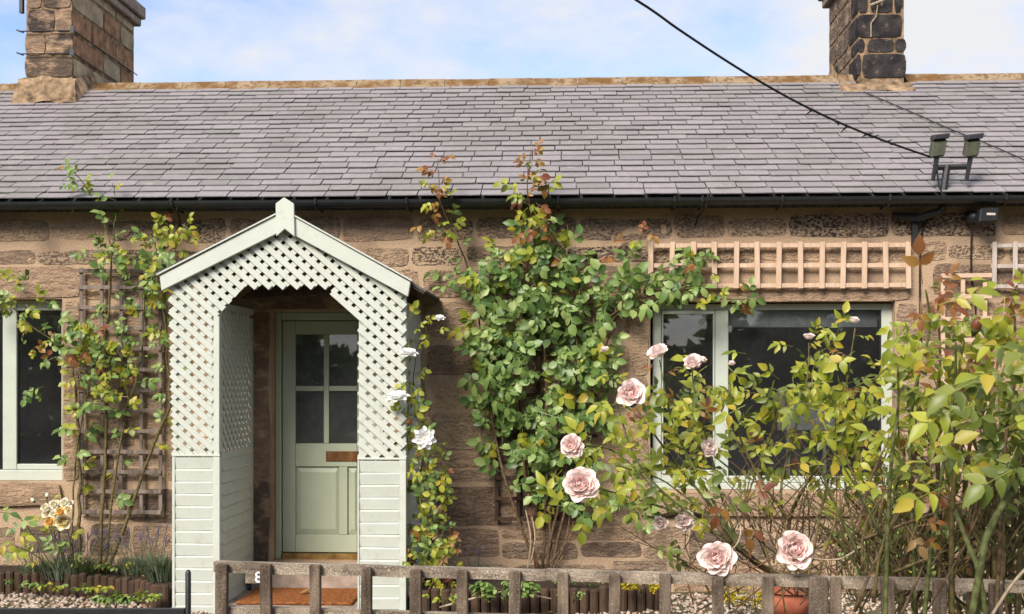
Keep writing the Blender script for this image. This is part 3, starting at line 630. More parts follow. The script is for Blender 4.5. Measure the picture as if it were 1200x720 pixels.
def cladding(x0, x1, ztop, y, facing='y'):
    z = ztop; h = .0945
    while z > GZ + .02:
        z0 = max(z - h, GZ); b = MB(); tl = RB.uniform(-.002, .002)
        P0 = [(0, z0), (0, z - .001), ]
        lo, hi = (.004, .015 + RB.uniform(0, .004))
        if facing == 'y':
            cm_ = z - .013
            vs = [(x0, y - .007, z0 + .001 + tl), (x1, y - .007, z0 + .001 - tl), (x1, y - hi, cm_ - tl), (x0, y - hi, cm_ + tl), (x1, y - .001, z - .001 - tl), (x0, y - .001, z - .001 + tl), (x0, y + .006, z0 + .001 + tl), (x1, y + .006, z0 + .001 - tl), (x1, y + .006, z - .001 - tl), (x0, y + .006, z - .001 + tl)]
            b.add(vs, [(0, 1, 2, 3), (3, 2, 4, 5), (5, 4, 8, 9), (6, 9, 8, 7), (0, 6, 7, 1), (1, 7, 8, 4, 2), (0, 3, 5, 9, 6)]); b.build('cladding_board', M['porch'], porch); z -= h; continue
        else:
            s = 1 if facing == 'x' else -1
            vs = [(y + s*hi, x0, z0 + .007), (y + s*hi, x1, z0 + .007), (y + s*lo, x1, z), (y + s*lo, x0, z), (y - s*.006, x0, z0 + .007), (y - s*.006, x1, z0 + .007), (y - s*.006, x1, z), (y - s*.006, x0, z)]
        b.add(vs, [(0, 1, 2, 3), (4, 7, 6, 5), (0, 4, 5, 1), (1, 5, 6, 2), (2, 6, 7, 3), (3, 7, 4, 0)]); b.build('cladding_board', M['porch'], porch)
        z -= h
cladding(x_lo + .02, x_li - .052, z_cl, YP + .004); cladding(x_ri + .012, x_ro - .05, z_cr, YP + .004)
for (a, b) in ((x_lo - .004, x_lo + .018), (x_li - .05, x_li + .004), (x_ri - .004, x_ri + .010), (x_ro - .048, x_ro + .004)):
    MB().box(a, b, YP - .016, YP + .018, GZ, (z_cl if b < -2 else z_cr) - .002).build('corner_trim', M['porch'], porch, bevel=.003)
MB().box(x_lo - .006, x_li + .006, YP - .02, YP + .018, z_cl, z_cl + .016).build('cap_strip', M['porch'], porch, bevel=.003)
MB().box(x_ri - .006, x_ro + .006, YP - .02, YP + .018, z_cr, z_cr + .016).build('cap_strip', M['porch'], porch, bevel=.003)
for (xi, xo, zc_) in ((x_li, x_lo, z_cl), (x_ri, x_ro, z_cr)):   # side walls, each lattice over boards, inside and outside skins
    si = 1 if xi > xo else -1
    for xx, fac in ((xi - si * .012, si), (xo + si * .012, -si)):
        cladding(YP + .07, -.092, zc_ - .03, xx, 'x' if fac > 0 else '-x')
        ml = MB().box(xx - .012, xx + .016, YP + .066, -.092, zc_ - .028, zc_ + .03).build('side_rail', M['porch'], porch, bevel=.003)
        ztop = pz(257, 362)[1]
        outer = fac == -si
        pt = .0715 if not outer else .062
        if (xi < -2) != outer: lattice([(YP + .066, zc_ + .03), (-.092, zc_ + .03), (-.092, ztop), (YP + .066, ztop)], Vector((xx, 0, 0)), UY, UZ, Vector((fac, 0, 0)), .0715 if not outer else .08, radians(41.5 if not outer else 70), ml, wd=.040 if not outer else .03)
    MB().box(min(xi, xo), max(xi, xo), YP + .07, -.0, pz(257, 362)[1] + .001, pz(257, 362)[1] + .05).build('wall_plate', M['porch'], porch)
# gable roof
apex = Vector(pz(333, 250)); eL = Vector(pz(184, 324)); eR = Vector(pz(497, 343))
for e in (eL, eR):
    d = (e - apex).normalized(); nv = Vector((-d.y, d.x)); nv = nv if nv.y > 0 else -nv
    b = MB(); b.prism([tuple(apex - nv * .012), tuple(e - nv * .012), tuple(e + nv * .0), tuple(apex + nv * .0)], YP - .01, -.022); b.build('roof_boarding', M['dark_wood'], porch)
    b = MB(); b.prism([tuple(apex + nv * .002), tuple(e + nv * .002 + d * .01), tuple(e + nv * .024 + d * .01), tuple(apex + nv * .024)], YP - .02, -.018); b.build('roof_felt', M['felt'], porch, bevel=.004)
bl = [pz(187, 324, -1.06), pz(189, 341, -1.06), pz(332.5, 270, -1.06), pz(332.5, 248, -1.06)]; br = [pz(333.5, 248, -1.06), pz(333.5, 270, -1.06), pz(478, 348, -1.06), pz(481, 331, -1.06)]
for q in (bl, br):
    MB().prism(q, -1.06, -1.022).build('bargeboard', M['porch'], porch, bevel=.004)
up = .014
for (p, q) in ((pz(184, 323.5, -1.06), pz(333, 247.5, -1.06)), (pz(333, 247.5, -1.06), pz(483, 330.5, -1.06))):
    MB().prism([p, q, (q[0], q[1] + up), (p[0], p[1] + up)], -1.075, -1.02).build('barge_capping', M['porch'], porch, bevel=.003)
fin = [pz(*p, -1.08) for p in ((323, 239), (333, 231.5), (344.5, 239), (345.5, 278), (334, 268.5), (324, 277.5))]
MB().prism(fin, -1.085, -1.0625).build('finial', M['porch'], porch, bevel=.004)
# inner ceiling tie and dark purlin seen through the arch
MB().prism([pz(283, 350, -.5), pz(300, 336, -.5), pz(420, 336, -.5), pz(420, 342, -.5)], -.52, -.46).build('rafter', M['dark_wood'], porch)
b = MB().box(x_li + .004, x_ri - .004, YP + .03, -.305, -.09, .0); tag(b.build('porch_floor', M['step']), kind='structure')
b = MB(); b.box(X(290, -.6), X(421, -.6), -.93, -.31, .002, .026)
tag(b.build('door_mat', M['coir'], bevel=.006), 'orange brown coir mat lying on the porch floor below the doorstep', 'mat')

# ================================================================ TRELLISES
def trellis(name, label, xsl, ysl, Y, mat, hw, vw, front, x_over=None, y_over=None, group=None, thick=.012):
    x0, x1 = (x_over or (min(xsl), max(xsl))); y0, y1 = (y_over or (min(ysl), max(ysl)))
    a = at((x0 + x1) / 2, max(y0, y1), Y); t_ = thing(name, (a.x, Y, a.z), label, 'trellis', group or 'wooden trellises on the cottage wall')
    thick = thick * 1.3; hy, vy = (Y - thick, Y) if front == 'h' else (Y, Y - thick)
    for q in ysl:
        l_, r_ = at(x0, q, Y), at(x1, q, Y); s = random.uniform(-.004, .004)
        b = MB(); b.obox(Vector(((l_.x + r_.x) / 2, hy - thick / 2, (l_.z + r_.z) / 2)), Vector(((r_.x - l_.x) / 2, 0, s)), Vector((0, 0, hw / 2)), Vector((0, thick * .48, 0))); b.build('slat', M[mat], t_, bevel=.002)
    for q in xsl:
        tp, bt = at(q, y0, Y), at(q, y1, Y); b = MB(); xm = (tp.x + bt.x) / 2 + random.uniform(-.004, .004)
        b.obox(Vector((xm, vy - thick / 2, (tp.z + bt.z) / 2)), Vector((vw / 2, 0, 0)), Vector((random.uniform(-.004, .004), 0, (tp.z - bt.z) / 2)), Vector((0, thick * .48, 0))); b.build('slat', M[mat], t_, bevel=.002)
    return t_
trellis('trellis', 'tall weathered brown trellis on the wall between the small window and the porch', [96, 120, 142.5, 165.5, 188], [318, 337, 361, 385, 409, 433.5, 457.5, 481.5, 505.5, 529.5, 553, 576, 600], -.045, 'brown_wood', .033, .03, 'h', (93, 190), (314, 603))
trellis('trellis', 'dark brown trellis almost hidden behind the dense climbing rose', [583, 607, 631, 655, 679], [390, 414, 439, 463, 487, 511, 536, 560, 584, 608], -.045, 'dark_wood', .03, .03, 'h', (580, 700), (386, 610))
trellis('trellis', 'long low fresh tan trellis fixed above the big window', [762.5, 787.5, 812.5, 837, 862, 887, 912, 937, 962.3, 987.4, 1012.6, 1037.6, 1063], [288, 311.5, 335], -.05, 'tan', .036, .042, 'v', (760, 1066), (284, 338.5))
trellis('trellis', 'narrow tan trellis rising behind the tall rose bush beside the window', [1105, 1129, 1154], [323.5, 348, 374, 399, 424, 449, 474, 500, 525, 550], -.055, 'tan', .036, .034, 'h', (1102, 1161), (321, 562))
trellis('trellis', 'silver grey trellis high on the wall below the black security lamp', [1164, 1188.5, 1213, 1238], [288, 312, 336], -.05, 'grey_wood', .032, .036, 'v', (1161, 1241), (284, 339))

# ================================================================ FLOODLIGHTS, LAMP, CABLES
YF = -.14; fp = lambda px, py, Y=YF: at(px, py, Y)
fl_ = thing('floodlight', fp(1092, 250), 'twin olive floodlights on a black post bracket standing above the gutter', 'floodlight')
b = MB(); b.tube([fp(1103, 242), fp(1110, 194)], .03, 8); b.build('post', M['black_metal'], fl_)
b = MB(); b.tube([fp(1097, 196.5), fp(1136, 195.5)], .024, 8); b.build('crossbar', M['black_metal'], fl_)
for (hx, hy_) in ((1099, 170), (1138.5, 170)):
    b = MB(); b.tube([fp(hx - 6, 212, YF - .02), fp(hx - 1, 183, YF - .02)], [.016, .022], 7); b.build('stalk', M['black_metal'], fl_)
    c = fp(hx, hy_ + 3, YF - .02); u = Vector((.056, 0, .006)); v = Vector((.012, 0, .07)); b = MB(); b.obox(c, u, v, Vector((0, .04, .02))); hd = b.build('lamp_head', M['lamp'], fl_, bevel=.012)
    b = MB(); b.obox(c + Vector((.014, -.01, .085)), u * 1.12, Vector((.006, 0, .022)), Vector((0, .055, .01))); b.build('hood', M['black_metal'], hd, bevel=.008)
    b = MB(); b.obox(c + Vector((0, -.043, -.02)), u * .85, v * .75, Vector((0, .002, .001))); b.build('lens', M['lamp'], hd)
b = MB(); b.tube([fp(1046, 253, -.05), fp(1075, 256, -.07), fp(1103, 247)], [.03, .035, .03], 7); b.tube([fp(1103, 247), fp(1105, 238)], .035, 7); b.build('bracket', M['black_metal'], fl_)
b = MB(); b.obox(fp(1072, 272, -.025), Vector((.026, 0, 0)), Vector((0, .02, 0)), Vector((0, 0, .115))); b.build('wall_plate', M['black_metal'], fl_, bevel=.005)
tw = lambda pts, r, name, label: tag(MB().tube(spline(pts, 6), r, 6).build(name, M['cable'], smooth=True), label, 'cable', 'black cables')
tw([fp(1097, 185, -.16), fp(1100, 215, -.18), fp(1106, 235, -.19), fp(1100, 250, -.1), fp(1084, 262, -.03), fp(1079, 290, -.02), fp(1078, 350, -.02), fp(1080, 420, -.02)], .008, 'lamp_cable', 'black cable running down the wall beneath the twin floodlights')
tw([fp(1139, 272, -.03), fp(1138, 300, -.02), fp(1139, 330, -.02), fp(1143, 352, -.02), fp(1143, 420, -.02)], .008, 'lamp_cable', 'black cable hanging down the wall under the box-shaped security lamp')
A = fp(1090, 184, -.2); Bc = at(742, -2, -2.2); mid = [A.lerp(Bc, k / 8) - Vector((0, 0, .12 * sin(pi * k / 8))) for k in range(9)]; far_ = [Bc + (Bc - A) * .35 * k + Vector((0, 0, .05 * k)) for k in (1, 2, 3)]
oc = MB(); pts = spline(mid + far_, 5); oc.tube(pts, .0085, 6)
for k in range(12):
    p = pts[R.randrange(2, 20)]; oc.tube([p, p + Vector((R.uniform(-.05, .05), R.uniform(-.03, .03), R.uniform(-.05, .04)))], [.009, .003], 5)
tag(oc.build('overhead_cable', M['cable'], smooth=True), 'thick black overhead cable slanting down across the sky to the floodlights', 'cable')
rp_ = lambda px, py: next(p for p in [deep(px, py, 10 + .01 * k) for k in range(400)] if p.z < ZE + .045 + (p.y - YE) * math.tan(PIT) or p.y > 2.4)
tw([rp_(1012, 108), rp_(1060, 128), rp_(1110, 150), rp_(1160, 170), rp_(1215, 194)], .0055, 'roof_cable', 'thin dark cable lying across the slates below the sooty chimney')
sl = thing('security_lamp', fp(1153, 262, -.05), 'black box-shaped security lamp fixed to the wall under the gutter', 'lamp')
b = MB(); c = fp(1157, 253, -.2); b.obox(c, Vector((.08, .01, .004)), Vector((0, .055, 0)), Vector((.006, 0, .058))); hb = b.build('housing', M['black_metal'], sl, bevel=.012)
b = MB(); b.obox(c + Vector((.01, -.0565, .006)), Vector((.036, .0045, 0)), Vector((0, .0015, 0)), Vector((0, 0, .009))); b.build('maker_mark', M['grey_wood'], hb)
b = MB(); b.lathe([(.0, -.05), (.06, -.05), (.075, 0), (.06, .05), (0, .05)], fp(1141, 255, -.07), 14); b.build('sensor', M['black_metal'], sl, smooth=True)
b = MB(); b.tube([fp(1153, 243, -.12), fp(1163, 227, -.18)], .013, 6); b.tube([fp(1141, 255, -.01), fp(1150, 252, -.2)], .03, 6); b.build('arm', M['black_metal'], sl)

# ================================================================ FENCE AND GATE
fa, fb = deep(246, 500, 4.12), deep(1250, 500, 3.70); FD = Vector((fb.x - fa.x, fb.y - fa.y, 0)).normalized(); FN = Vector((FD.y, -FD.x, 0))
ZFT = deep(252, 658, 4.12).z
def on_fence(px, off=0.0):
    o = fa + FN * off; d = ray(px, 500); den = d.x * FD.y - d.y * FD.x
    t = ((o.x - EYE.x) * FD.y - (o.y - EYE.y) * FD.x) / den; p = EYE + d * t; return Vector((p.x, p.y, 0))
fence = thing('picket_fence', on_fence(720) + Vector((0, 0, -.2)), 'weathered grey wooden picket fence along the front of the garden', 'fence')
RF = random.Random(8)
def rail(x0, x1, zt, h, th, off):
    a, b = on_fence(x0, off), on_fence(x1, off); n_ = 14; bm = MB(); vs = []
    for i in range(n_ + 1):
        p = a.lerp(b, i / n_); w_ = .0035 * noise.noise(Vector((i * 1.7, zt * 5, 0)))
        for (dn, dz) in ((th, 0), (th * .9, -h), (-th, -h), (-th, 0)): vs.append(p + FN * dn * (1 + .1 * noise.noise(Vector((i * 2.3, dn * 50, dz))) ) + Vector((0, 0, zt + dz + w_ + .003 * noise.noise(Vector((i * 3.1, dz * 30, 5))))))
    bm.add(vs, [(i*4+j, i*4+(j+1) % 4, (i+1)*4+(j+1) % 4, (i+1)*4+j) for i in range(n_) for j in range(4)] + [(3, 2, 1, 0), (n_*4, n_*4+1, n_*4+2, n_*4+3)])
    bm.build('rail', M['rail'], fence)
rail(252, 640, ZFT, .036, .016, 0); rail(640.5, 1235, ZFT + .001, .036, .016, 0)
zlow = deep(370, 714, 4.05).z
rail(255, 900, zlow, .04, .016, 0); rail(900.5, 1235, zlow, .04, .016, 0)
def picket(px, wpx, top=0.0, off=.034, dark=False):
    c = on_fence(px, off); wd = wpx / 350 / 2; b = MB(); n_ = 6; vs = []
    z0 = -.22; zt = ZFT + top + RF.uniform(-.006, .003); lean = RF.uniform(-.006, .006); sd_ = RF.uniform(0, 50)
    for i in range(n_ + 1):
        z = z0 + (zt - z0) * i / n_; j_ = lambda q: .0025 * noise.noise(Vector((z * 9, q, sd_)))
        for (a_, n2) in ((-wd, .012), (wd, .012), (wd, -.012), (-wd, -.012)): vs.append(c + FD * (a_ + j_(a_ * 90) + lean * i / n_) + FN * n2 + Vector((0, 0, z)))
    b.add(vs, [(i*4+j, i*4+(j+1) % 4, (i+1)*4+(j+1) % 4, (i+1)*4+j) for i in range(n_) for j in range(4)] + [(3, 2, 1, 0), (n_*4, n_*4+1, n_*4+2, n_*4+3)])
    b.build('picket', M['fence'], fence, bevel=.002)
for px, wp in ((258.5, 14), (313.5, 13), (371, 12.5), (430, 12.5), (486, 13.5), (544, 13), (602, 13), (661, 12.5), (720, 13), (780, 13), (840.5, 13), (901.5, 13), (959, 21), (979, 12), (1041, 13.5), (1103, 14), (1166, 14), (1226, 14)): picket(px, wp)
b = MB(); c = on_fence(280, -.25); b.obox(c + Vector((0, 0, .27)), FD * .014, Vector((0, 0, .49)), FN * .02); b.build('inner_post', M['grey_wood'], fence, bevel=.003)
pl = thing('number_plaque', on_fence(297, .02) + Vector((0, 0, ZFT - .07)), 'small weathered house number plaque on the fence rail by its end post', 'sign')
b = MB(); c = on_fence(297, .022); b.obox(c + Vector((0, 0, ZFT - .047)), FD * .028, Vector((0, 0, .022)), FN * .004); b.build('plate', M['rail'], pl, bevel=.002)
cu = bpy.data.curves.new('numeral', 'FONT'); cu.body = '8'; cu.size = .052; cu.extrude = .0015; cu.align_x = 'CENTER'; cu.align_y = 'CENTER'; cu.offset = .001
tmp_ = bpy.data.objects.new('numeral_text', cu); nme = bpy.data.meshes.new_from_object(tmp_); bpy.data.objects.remove(tmp_); nme.materials.clear(); nme.materials.append(M['blind'])
no = bpy.data.objects.new('numeral', nme); no.parent = pl
no.location = (on_fence(303, .03) + Vector((0, 0, ZFT - .047))) - pl.location; no.rotation_euler = (pi / 2, 0, math.atan2(FD.y, FD.x)); COL.objects.link(no)
gate = thing('metal_gate', deep(110, 720, 4.2) + Vector((0, 0, -.9)), 'black painted metal gate top rail and stile left of the wooden fence', 'gate')
gt = lambda px, py: deep(px, py, 4.2)
b = MB(); p = gt(220.5, 720); b.tube([(p.x, p.y, -.2), (p.x, p.y, gt(220, 671).z), (p.x + .001, p.y, gt(220, 668).z)], [.0105, .0105, .005], 8); b.build('stile', M['black_metal'], gate, smooth=True)
b = MB(); u0, u1 = gt(-60, 715), gt(217, 715); zz0 = gt(100, 716.5).z
b.obox(Vector(((u0.x + u1.x) / 2, (u0.y + u1.y) / 2, zz0)), (u1 - u0) / 2 * Vector((1, 1, 0)), Vector((0, .008, 0)), Vector((0, 0, .0105))); b.build('rail', M['black_metal'], gate, bevel=.002)
for k in range(5):
    q = u0.lerp(u1, (k + .5) / 5); MB().tube([(q.x, q.y, -.2), (q.x, q.y, zz0 - .012)], .006, 6).build('bar', M['black_metal'], gate)

# ================================================================ PLANT KIT
def leaflet(b, L_, W_, mat, fine, curl, fold):
    st = ((.0, 0), (.2, .74), (.45, 1.0), (.76, .56), (1, 0)) if fine else ((0, 0), (.3, .85), (.68, .85), (1, 0))
    vs = []; fs = []; n_ = len(st)
    for i, (t, wv) in enumerate(st):
        z = -curl * t * t * L_
        if wv == 0: vs.append((t * L_, 0, z))
        else: vs += [(t * L_, wv * W_ / 2, z + fold * wv * W_ / 2), (t * L_, 0, z), (t * L_, -wv * W_ / 2, z + fold * wv * W_ / 2)]
    fs += [(0, 2, 1), (0, 3, 2)]
    for i in range(n_ - 3):
        o = 1 + i * 3; fs += [(o, o+1, o+4, o+3), (o+1, o+2, o+5, o+4)]
    o = 1 + (n_ - 3) * 3; e = o + 3; fs += [(o, o+1, e), (o+1, o+2, e)]
    b.add(vs, fs, 0, mat)
def compound(seed, nl, fine, fat=.70):
    """a rose leaf of unit length: leaf stalk with paired leaflets, facing +z"""
    r = random.Random(seed); b = MB(); ax = [(0, 0, 0), (.3, 0, .03), (.58, 0, .02)]
    b.add([(0, .008, 0), (0, -.008, 0), (.3, .007, .03), (.3, -.007, .03), (.6, .005, .02), (.6, -.005, .02)], [(0, 1, 3, 2), (2, 3, 5, 4)])
    def lf(x, ang, Lf):
        m = Matrix.Translation((x, 0, .02)) @ Matrix.Rotation(ang, 4, 'Z') @ Matrix.Rotation(r.uniform(-.35, .35), 4, 'X') @ Matrix.Rotation(r.uniform(-.1, .4), 4, 'Y')
        leaflet(b, Lf, Lf * fat * r.uniform(.9, 1.1), m, fine, r.uniform(.08, .5), r.uniform(.1, .5))
    lf(.6, r.uniform(-.15, .15), .42)
    for x, Lf in (((.52, .36), (.28, .30)) if nl == 5 else ((.42, .36),)):
        lf(x, radians(62) + r.uniform(-.2, .2), Lf); lf(x, -radians(62) + r.uniform(-.2, .2), Lf)
    return b
LEAF = {}
def leaf_kind(key, mat, nl, fine, nvar=4, fat=.74):
    bs = [compound(hash_ * 7 + nl, nl, fine, fat) for hash_ in range(nvar)]
    LEAF[key] = [(b, b.mesh('leaf', M[mat], smooth=True)) for b in bs]; LEAF[key + '*mat'] = mat
for kk, mt in (('mid', 'leaf_mid'), ('yel', 'leaf_yellow'), ('red', 'leaf_red'), ('dry', 'dry'), ('olv', 'leaf_olive')):
    leaf_kind(kk, mt, 5, False); leaf_kind(kk + '3', mt, 3, False); leaf_kind(kk + 'F', mt, 5, True, 5, .54); leaf_kind(kk + 'G', mt, 3, True, 5, .58)
class Plant:
    def __init__(s, name, loc, label, cat, seed=1, group=None):
        s.o = thing(name, loc, label, cat, group); s.leaves = []; s.r = random.Random(seed)
    def stem(s, pts, r0, r1, mat='stem_green', per=5, n=6, wob=.0, name='stem'):
        p = spline(pts, per)
        if wob: p = [q + Vector((s.r.gauss(0, wob), s.r.gauss(0, wob), 0)) if 0 < i < len(p) - 1 else q for i, q in enumerate(p)]
        b = MB(); k = len(p); b.tube(p, [r0 + (r1 - r0) * i / (k - 1) for i in range(k)], n); b.build(name, M[mat], s.o, smooth=True); return p
    def leaf(s, pos, d, nrm, size, kind): s.leaves.append((Vector(pos), Vector(d), Vector(nrm), size, kind))
    def along(s, p, t0, t1, step, size, kinds, face=Vector((0, -.75, .65)), up=.25):
        """leaves in turn along a cane"""
        acc = 0; tot = sum((b - a).length for a, b in zip(p, p[1:])) or 1; run = 0; side = s.r.choice((-1, 1))
        for a, b in zip(p, p[1:]):
            l_ = (b - a).length; run += l_; acc += l_
            f_ = run / tot
            if f_ < t0 or f_ > t1 or acc < step * s.r.uniform(.8, 1.2): continue
            acc = 0; side = -side; t = (b - a).normalized()
            sd_ = t.cross(face).normalized() * side
            d = (sd_ * s.r.uniform(.5, 1.1) + t * s.r.uniform(.1, .7) + Vector((0, 0, s.r.uniform(-.5, up))) + Vector((0, -1, 0)) * s.r.uniform(-.3, .7)).normalized()
            nr = face + Vector((s.r.gauss(0, .45), s.r.gauss(0, .35), s.r.gauss(0, .4)))
            top = f_ > .86
            kd = s.r.choice(kinds[1] if top and len(kinds) > 1 else kinds[0])
            s.leaf(b, d, nr, size * s.r.uniform(.7, 1.2) * (.75 if top else 1), kd)
    def blob(s, cx, cy, rx, ry, n, size, kinds, Y0, Y1, conv=None, power=1.0):
        conv = conv or at
        for _ in range(n):
            a = s.r.uniform(0, 2 * pi); q = s.r.random() ** .5
            px, py = cx + rx * q * cos(a), cy + ry * q * sin(a); y = s.r.uniform(Y0, Y1); p = conv(px, py, y)
            a2 = s.r.uniform(0, 2 * pi); d = Vector((cos(a2), -.25, sin(a2) - .35)); nr = Vector((s.r.gauss(0, .4), -.85 + s.r.gauss(0, .25), .55 + s.r.gauss(0, .35)))
            s.leaf(p, d, nr, size * s.r.uniform(.55, 1.25), s.r.choice(kinds))
    def finish(s, limit=295):
        s.leaves.sort(key=lambda l: (l[0] - EYE).length / l[3] ** .5); rest = {}
        for i, (p, d, nr, sz, kd) in enumerate(s.leaves):
            rot = frame(d, nr); k = s.r.randrange(len(LEAF[kd]))
            if i < limit: inst('leaf', LEAF[kd][k][1], s.o, p, rot.to_quaternion(), sz)
            else: rest.setdefault(LEAF[kd + '*mat'], MB()).add(LEAF[kd][k][0].v, LEAF[kd][k][0].f, 0, Matrix.Translation(p) @ rot.to_4x4() @ Matrix.Scale(sz, 4))
        if rest:
            b = MB(); mats = []
            for q, (mt, mb) in enumerate(rest.items()): b.add(mb.v, mb.f, q); mats.append(M[mt])
            tag(b.build('leaves', mats, s.o, smooth=True), kind='stuff')
# ---- flowers
def petal_mesh(L_, W_, cup, curl, nm=4):
    b = MB(); vs = []; n_ = 4
    for j in range(nm + 1):
        v = j / nm; wv = W_ * (math.sin(pi * (.12 + v * .55)) ** .8) * (1 if v < .95 else .86)
        for i in range(n_ + 1):
            u = i / n_ * 2 - 1; x = v * L_ - .20 * L_ * u * u * v ** 2; z = cup * (v ** 1.4) * L_ + .28 * W_ * u * u * v - curl * max(0, v - .65) ** 1.3 * L_
            vs.append((x, u * wv / 2, z + .035 * L_ * v * sin(6 * u + 3 * v)))
    b.add(vs, [(j*5+i, j*5+i+1, (j+1)*5+i+1, (j+1)*5+i) for j in range(nm) for i in range(n_)]); return b
def rose_core(seed, n_=46):
    r = random.Random(seed); b = MB()
    for k in range(n_):
        a = k * 2.4 + r.uniform(-.2, .2); q = (k / n_) ** .6; pt = petal_mesh(.30 + .10 * q, .36 + .06 * q, .8 - .35 * q, .3 + .3 * q)
        m = Matrix.Rotation(a, 4, 'Z') @ Matrix.Translation((.02 + .50 * q + r.uniform(-.03, .03), 0, .16 - .13 * q * q)) @ Matrix.Rotation(-radians(66 - 36 * q + r.uniform(-14, 14)), 4, 'Y') @ Matrix.Rotation(r.uniform(-.5, .5), 4, 'Z')
        b.add(pt.v, pt.f, 0, m)
    return b
PET = {}
def flower_kit(key, outer, inner):
    PET[key] = ([rose_core(s_).mesh('rose', M[inner], smooth=True) for s_ in (1, 2)], [petal_mesh(.86, .86, c, .55).mesh('petal', M[outer], smooth=True) for c in (.18, .34)], [petal_mesh(.66, .66, .55, .3).mesh('petal', M[outer], smooth=True)])
flower_kit('pink', 'petal_pink', 'petal_deep'); flower_kit('palepink', 'petal_pink', 'petal_pink'); flower_kit('cream', 'petal_cream', 'petal_cream'); flower_kit('yellow', 'petal_cream', 'petal_yellow'); flower_kit('apricot', 'petal_orange', 'petal_orange')
def rose(pl_, p, facing, rad, kind, closed=0.0, part='rose'):
    z = Vector(facing).normalized(); x = z.cross(Vector((.3, .2, 1))).normalized(); rot = Matrix((x, z.cross(x), z)).transposed()
    cores, outs, mids = PET[kind]; rr = pl_.r
    o = inst(part, rr.choice(cores), pl_.o, Vector(p), rot.to_quaternion(), rad)
    for ring, n_, tilt, lst in ((0, 9, 0, outs), (1, 9, 0, mids)):
        for k in range(n_):
            q = bpy.data.objects.new('petal', rr.choice(lst)); q.parent = o
            e = Matrix.Rotation(2 * pi * k / n_ + ring * .5 + rr.uniform(-.2, .2), 4, 'Z') @ Matrix.Translation((.10, 0, -.06 + .05 * ring)) @ Matrix.Rotation(radians(-(8 + 16 * ring + 40 * closed + rr.uniform(-12, 12))), 4, 'Y')
            q.rotation_mode = 'QUATERNION'; q.location = e.translation; q.rotation_quaternion = e.to_quaternion(); q.scale = (1 + rr.uniform(-.08, .14),) * 3; COL.objects.link(q)
    return o
def bud(pl_, p, d, size, mat='petal_pink'):
    b = MB(); d = Vector(d).normalized(); p = Vector(p)
    b.tube([p - d * size * .2, p + d * size * .3, p + d * size * .8, p + d * size * 1.2], [size * .25, size * .45, size * .4, size * .12], 7); b.build('flower_bud', M[mat], pl_.o, smooth=True)
    b = MB(); b.tube([p - d * size * .5, p - d * size * .1, p + d * size * .2], [size * .1, size * .3, size * .48], 7); b.build('calyx', M['stem_green'], pl_.o, smooth=True)
V = Vector
# ================================================================ CLIMBING ROSE IN THE MIDDLE
ca = Plant('climbing_rose', at(635, 668, -.2), 'big leafy climbing rose covering the wall between the porch and the big window', 'climbing rose', 31, 'climbing roses on the wall')
wy = lambda px, py, o=.15: at(px, py, -(o if py > 262 else .36))
main = [[(628, 672), (622, 600), (612, 520), (605, 430), (615, 340), (622, 270), (618, 215), (622, 176)], [(640, 672), (652, 600), (668, 520), (676, 430), (672, 340), (655, 290), (640, 262)],
        [(634, 672), (600, 590), (578, 500), (566, 410), (556, 340), (535, 280), (516, 235), (514, 187)], [(645, 672), (665, 590), (700, 470), (712, 400), (735, 340), (790, 312), (840, 322)], [(645, 672), (650, 560), (690, 440), (705, 380), (770, 345), (830, 350), (884, 352)],
        [(636, 672), (640, 560), (640, 440), (640, 350), (690, 310), (760, 272)]]
mp_ = []
for k, l_ in enumerate(main):
    p = ca.stem([wy(a, b, .12 + .10 * (i % 2)) for i, (a, b) in enumerate(l_)], .014, .0035, 'stem_brown' if k not in (0,) else 'stem_red', wob=.004); mp_.append(p)
for l_ in ([(640, 665), (690, 590)], [(648, 668), (668, 600)], [(630, 668), (612, 610)], [(618, 668), (616, 598)], [(622, 660), (622, 600)], [(660, 650), (640, 668)], [(655, 645), (672, 610)]):
    ca.stem([wy(*l_[0], .25), wy((l_[0][0] + l_[1][0]) / 2 + 5, (l_[0][1] + l_[1][1]) / 2, .28), wy(*l_[1], .2)], .008, .004, 'stem_pale' if l_[0][0] in (618, 622) else 'stem_brown')
ks = (['mid'] * 6 + ['mid3'] * 3 + ['yel'] * 1, ['red', 'yel', 'red3'])
for k, p in enumerate(mp_): ca.along(p, .2, 1, .075, .23, ks)
ca.along(mp_[0], .72, 1, .024, .19, (['red', 'yel', 'yel3', 'red3'], ['red3'])); ca.along(mp_[2], .80, 1, .04, .15, (['yel', 'yel3', 'red3'], ['red3']))
for cx, cy, rx, ry, n_ in ((610, 320, 55, 40, 80), (640, 280, 45, 30, 30), (600, 380, 55, 45, 95), (665, 370, 50, 45, 75), (615, 450, 55, 45, 85), (675, 460, 40, 50, 60), (634, 520, 46, 40, 66), (668, 578, 46, 24, 50), (566, 325, 26, 24, 20), (584, 400, 24, 26, 16), (570, 480, 18, 22, 8), (580, 512, 24, 16, 9), (710, 350, 36, 26, 24), (730, 305, 30, 16, 5), (765, 340, 45, 18, 20), (812, 300, 30, 24, 17), (825, 338, 35, 16, 14), (870, 350, 25, 10, 10), (725, 585, 20, 20, 12), (752, 622, 14, 14, 6), (700, 420, 25, 30, 18), (530, 325, 16, 18, 8)):
    ca.blob(cx, cy, rx - 9, ry - 6, int(n_ * .64), .22, ['mid'] * 7 + ['mid3'] * 3 + ['yel'] + (['red3'] if cy < 300 else []), -.34, -.06)
for (px, py) in ((713, 395),): bud(ca, wy(px, py, .3), (0, -.3, 1), .03, 'leaf_red')
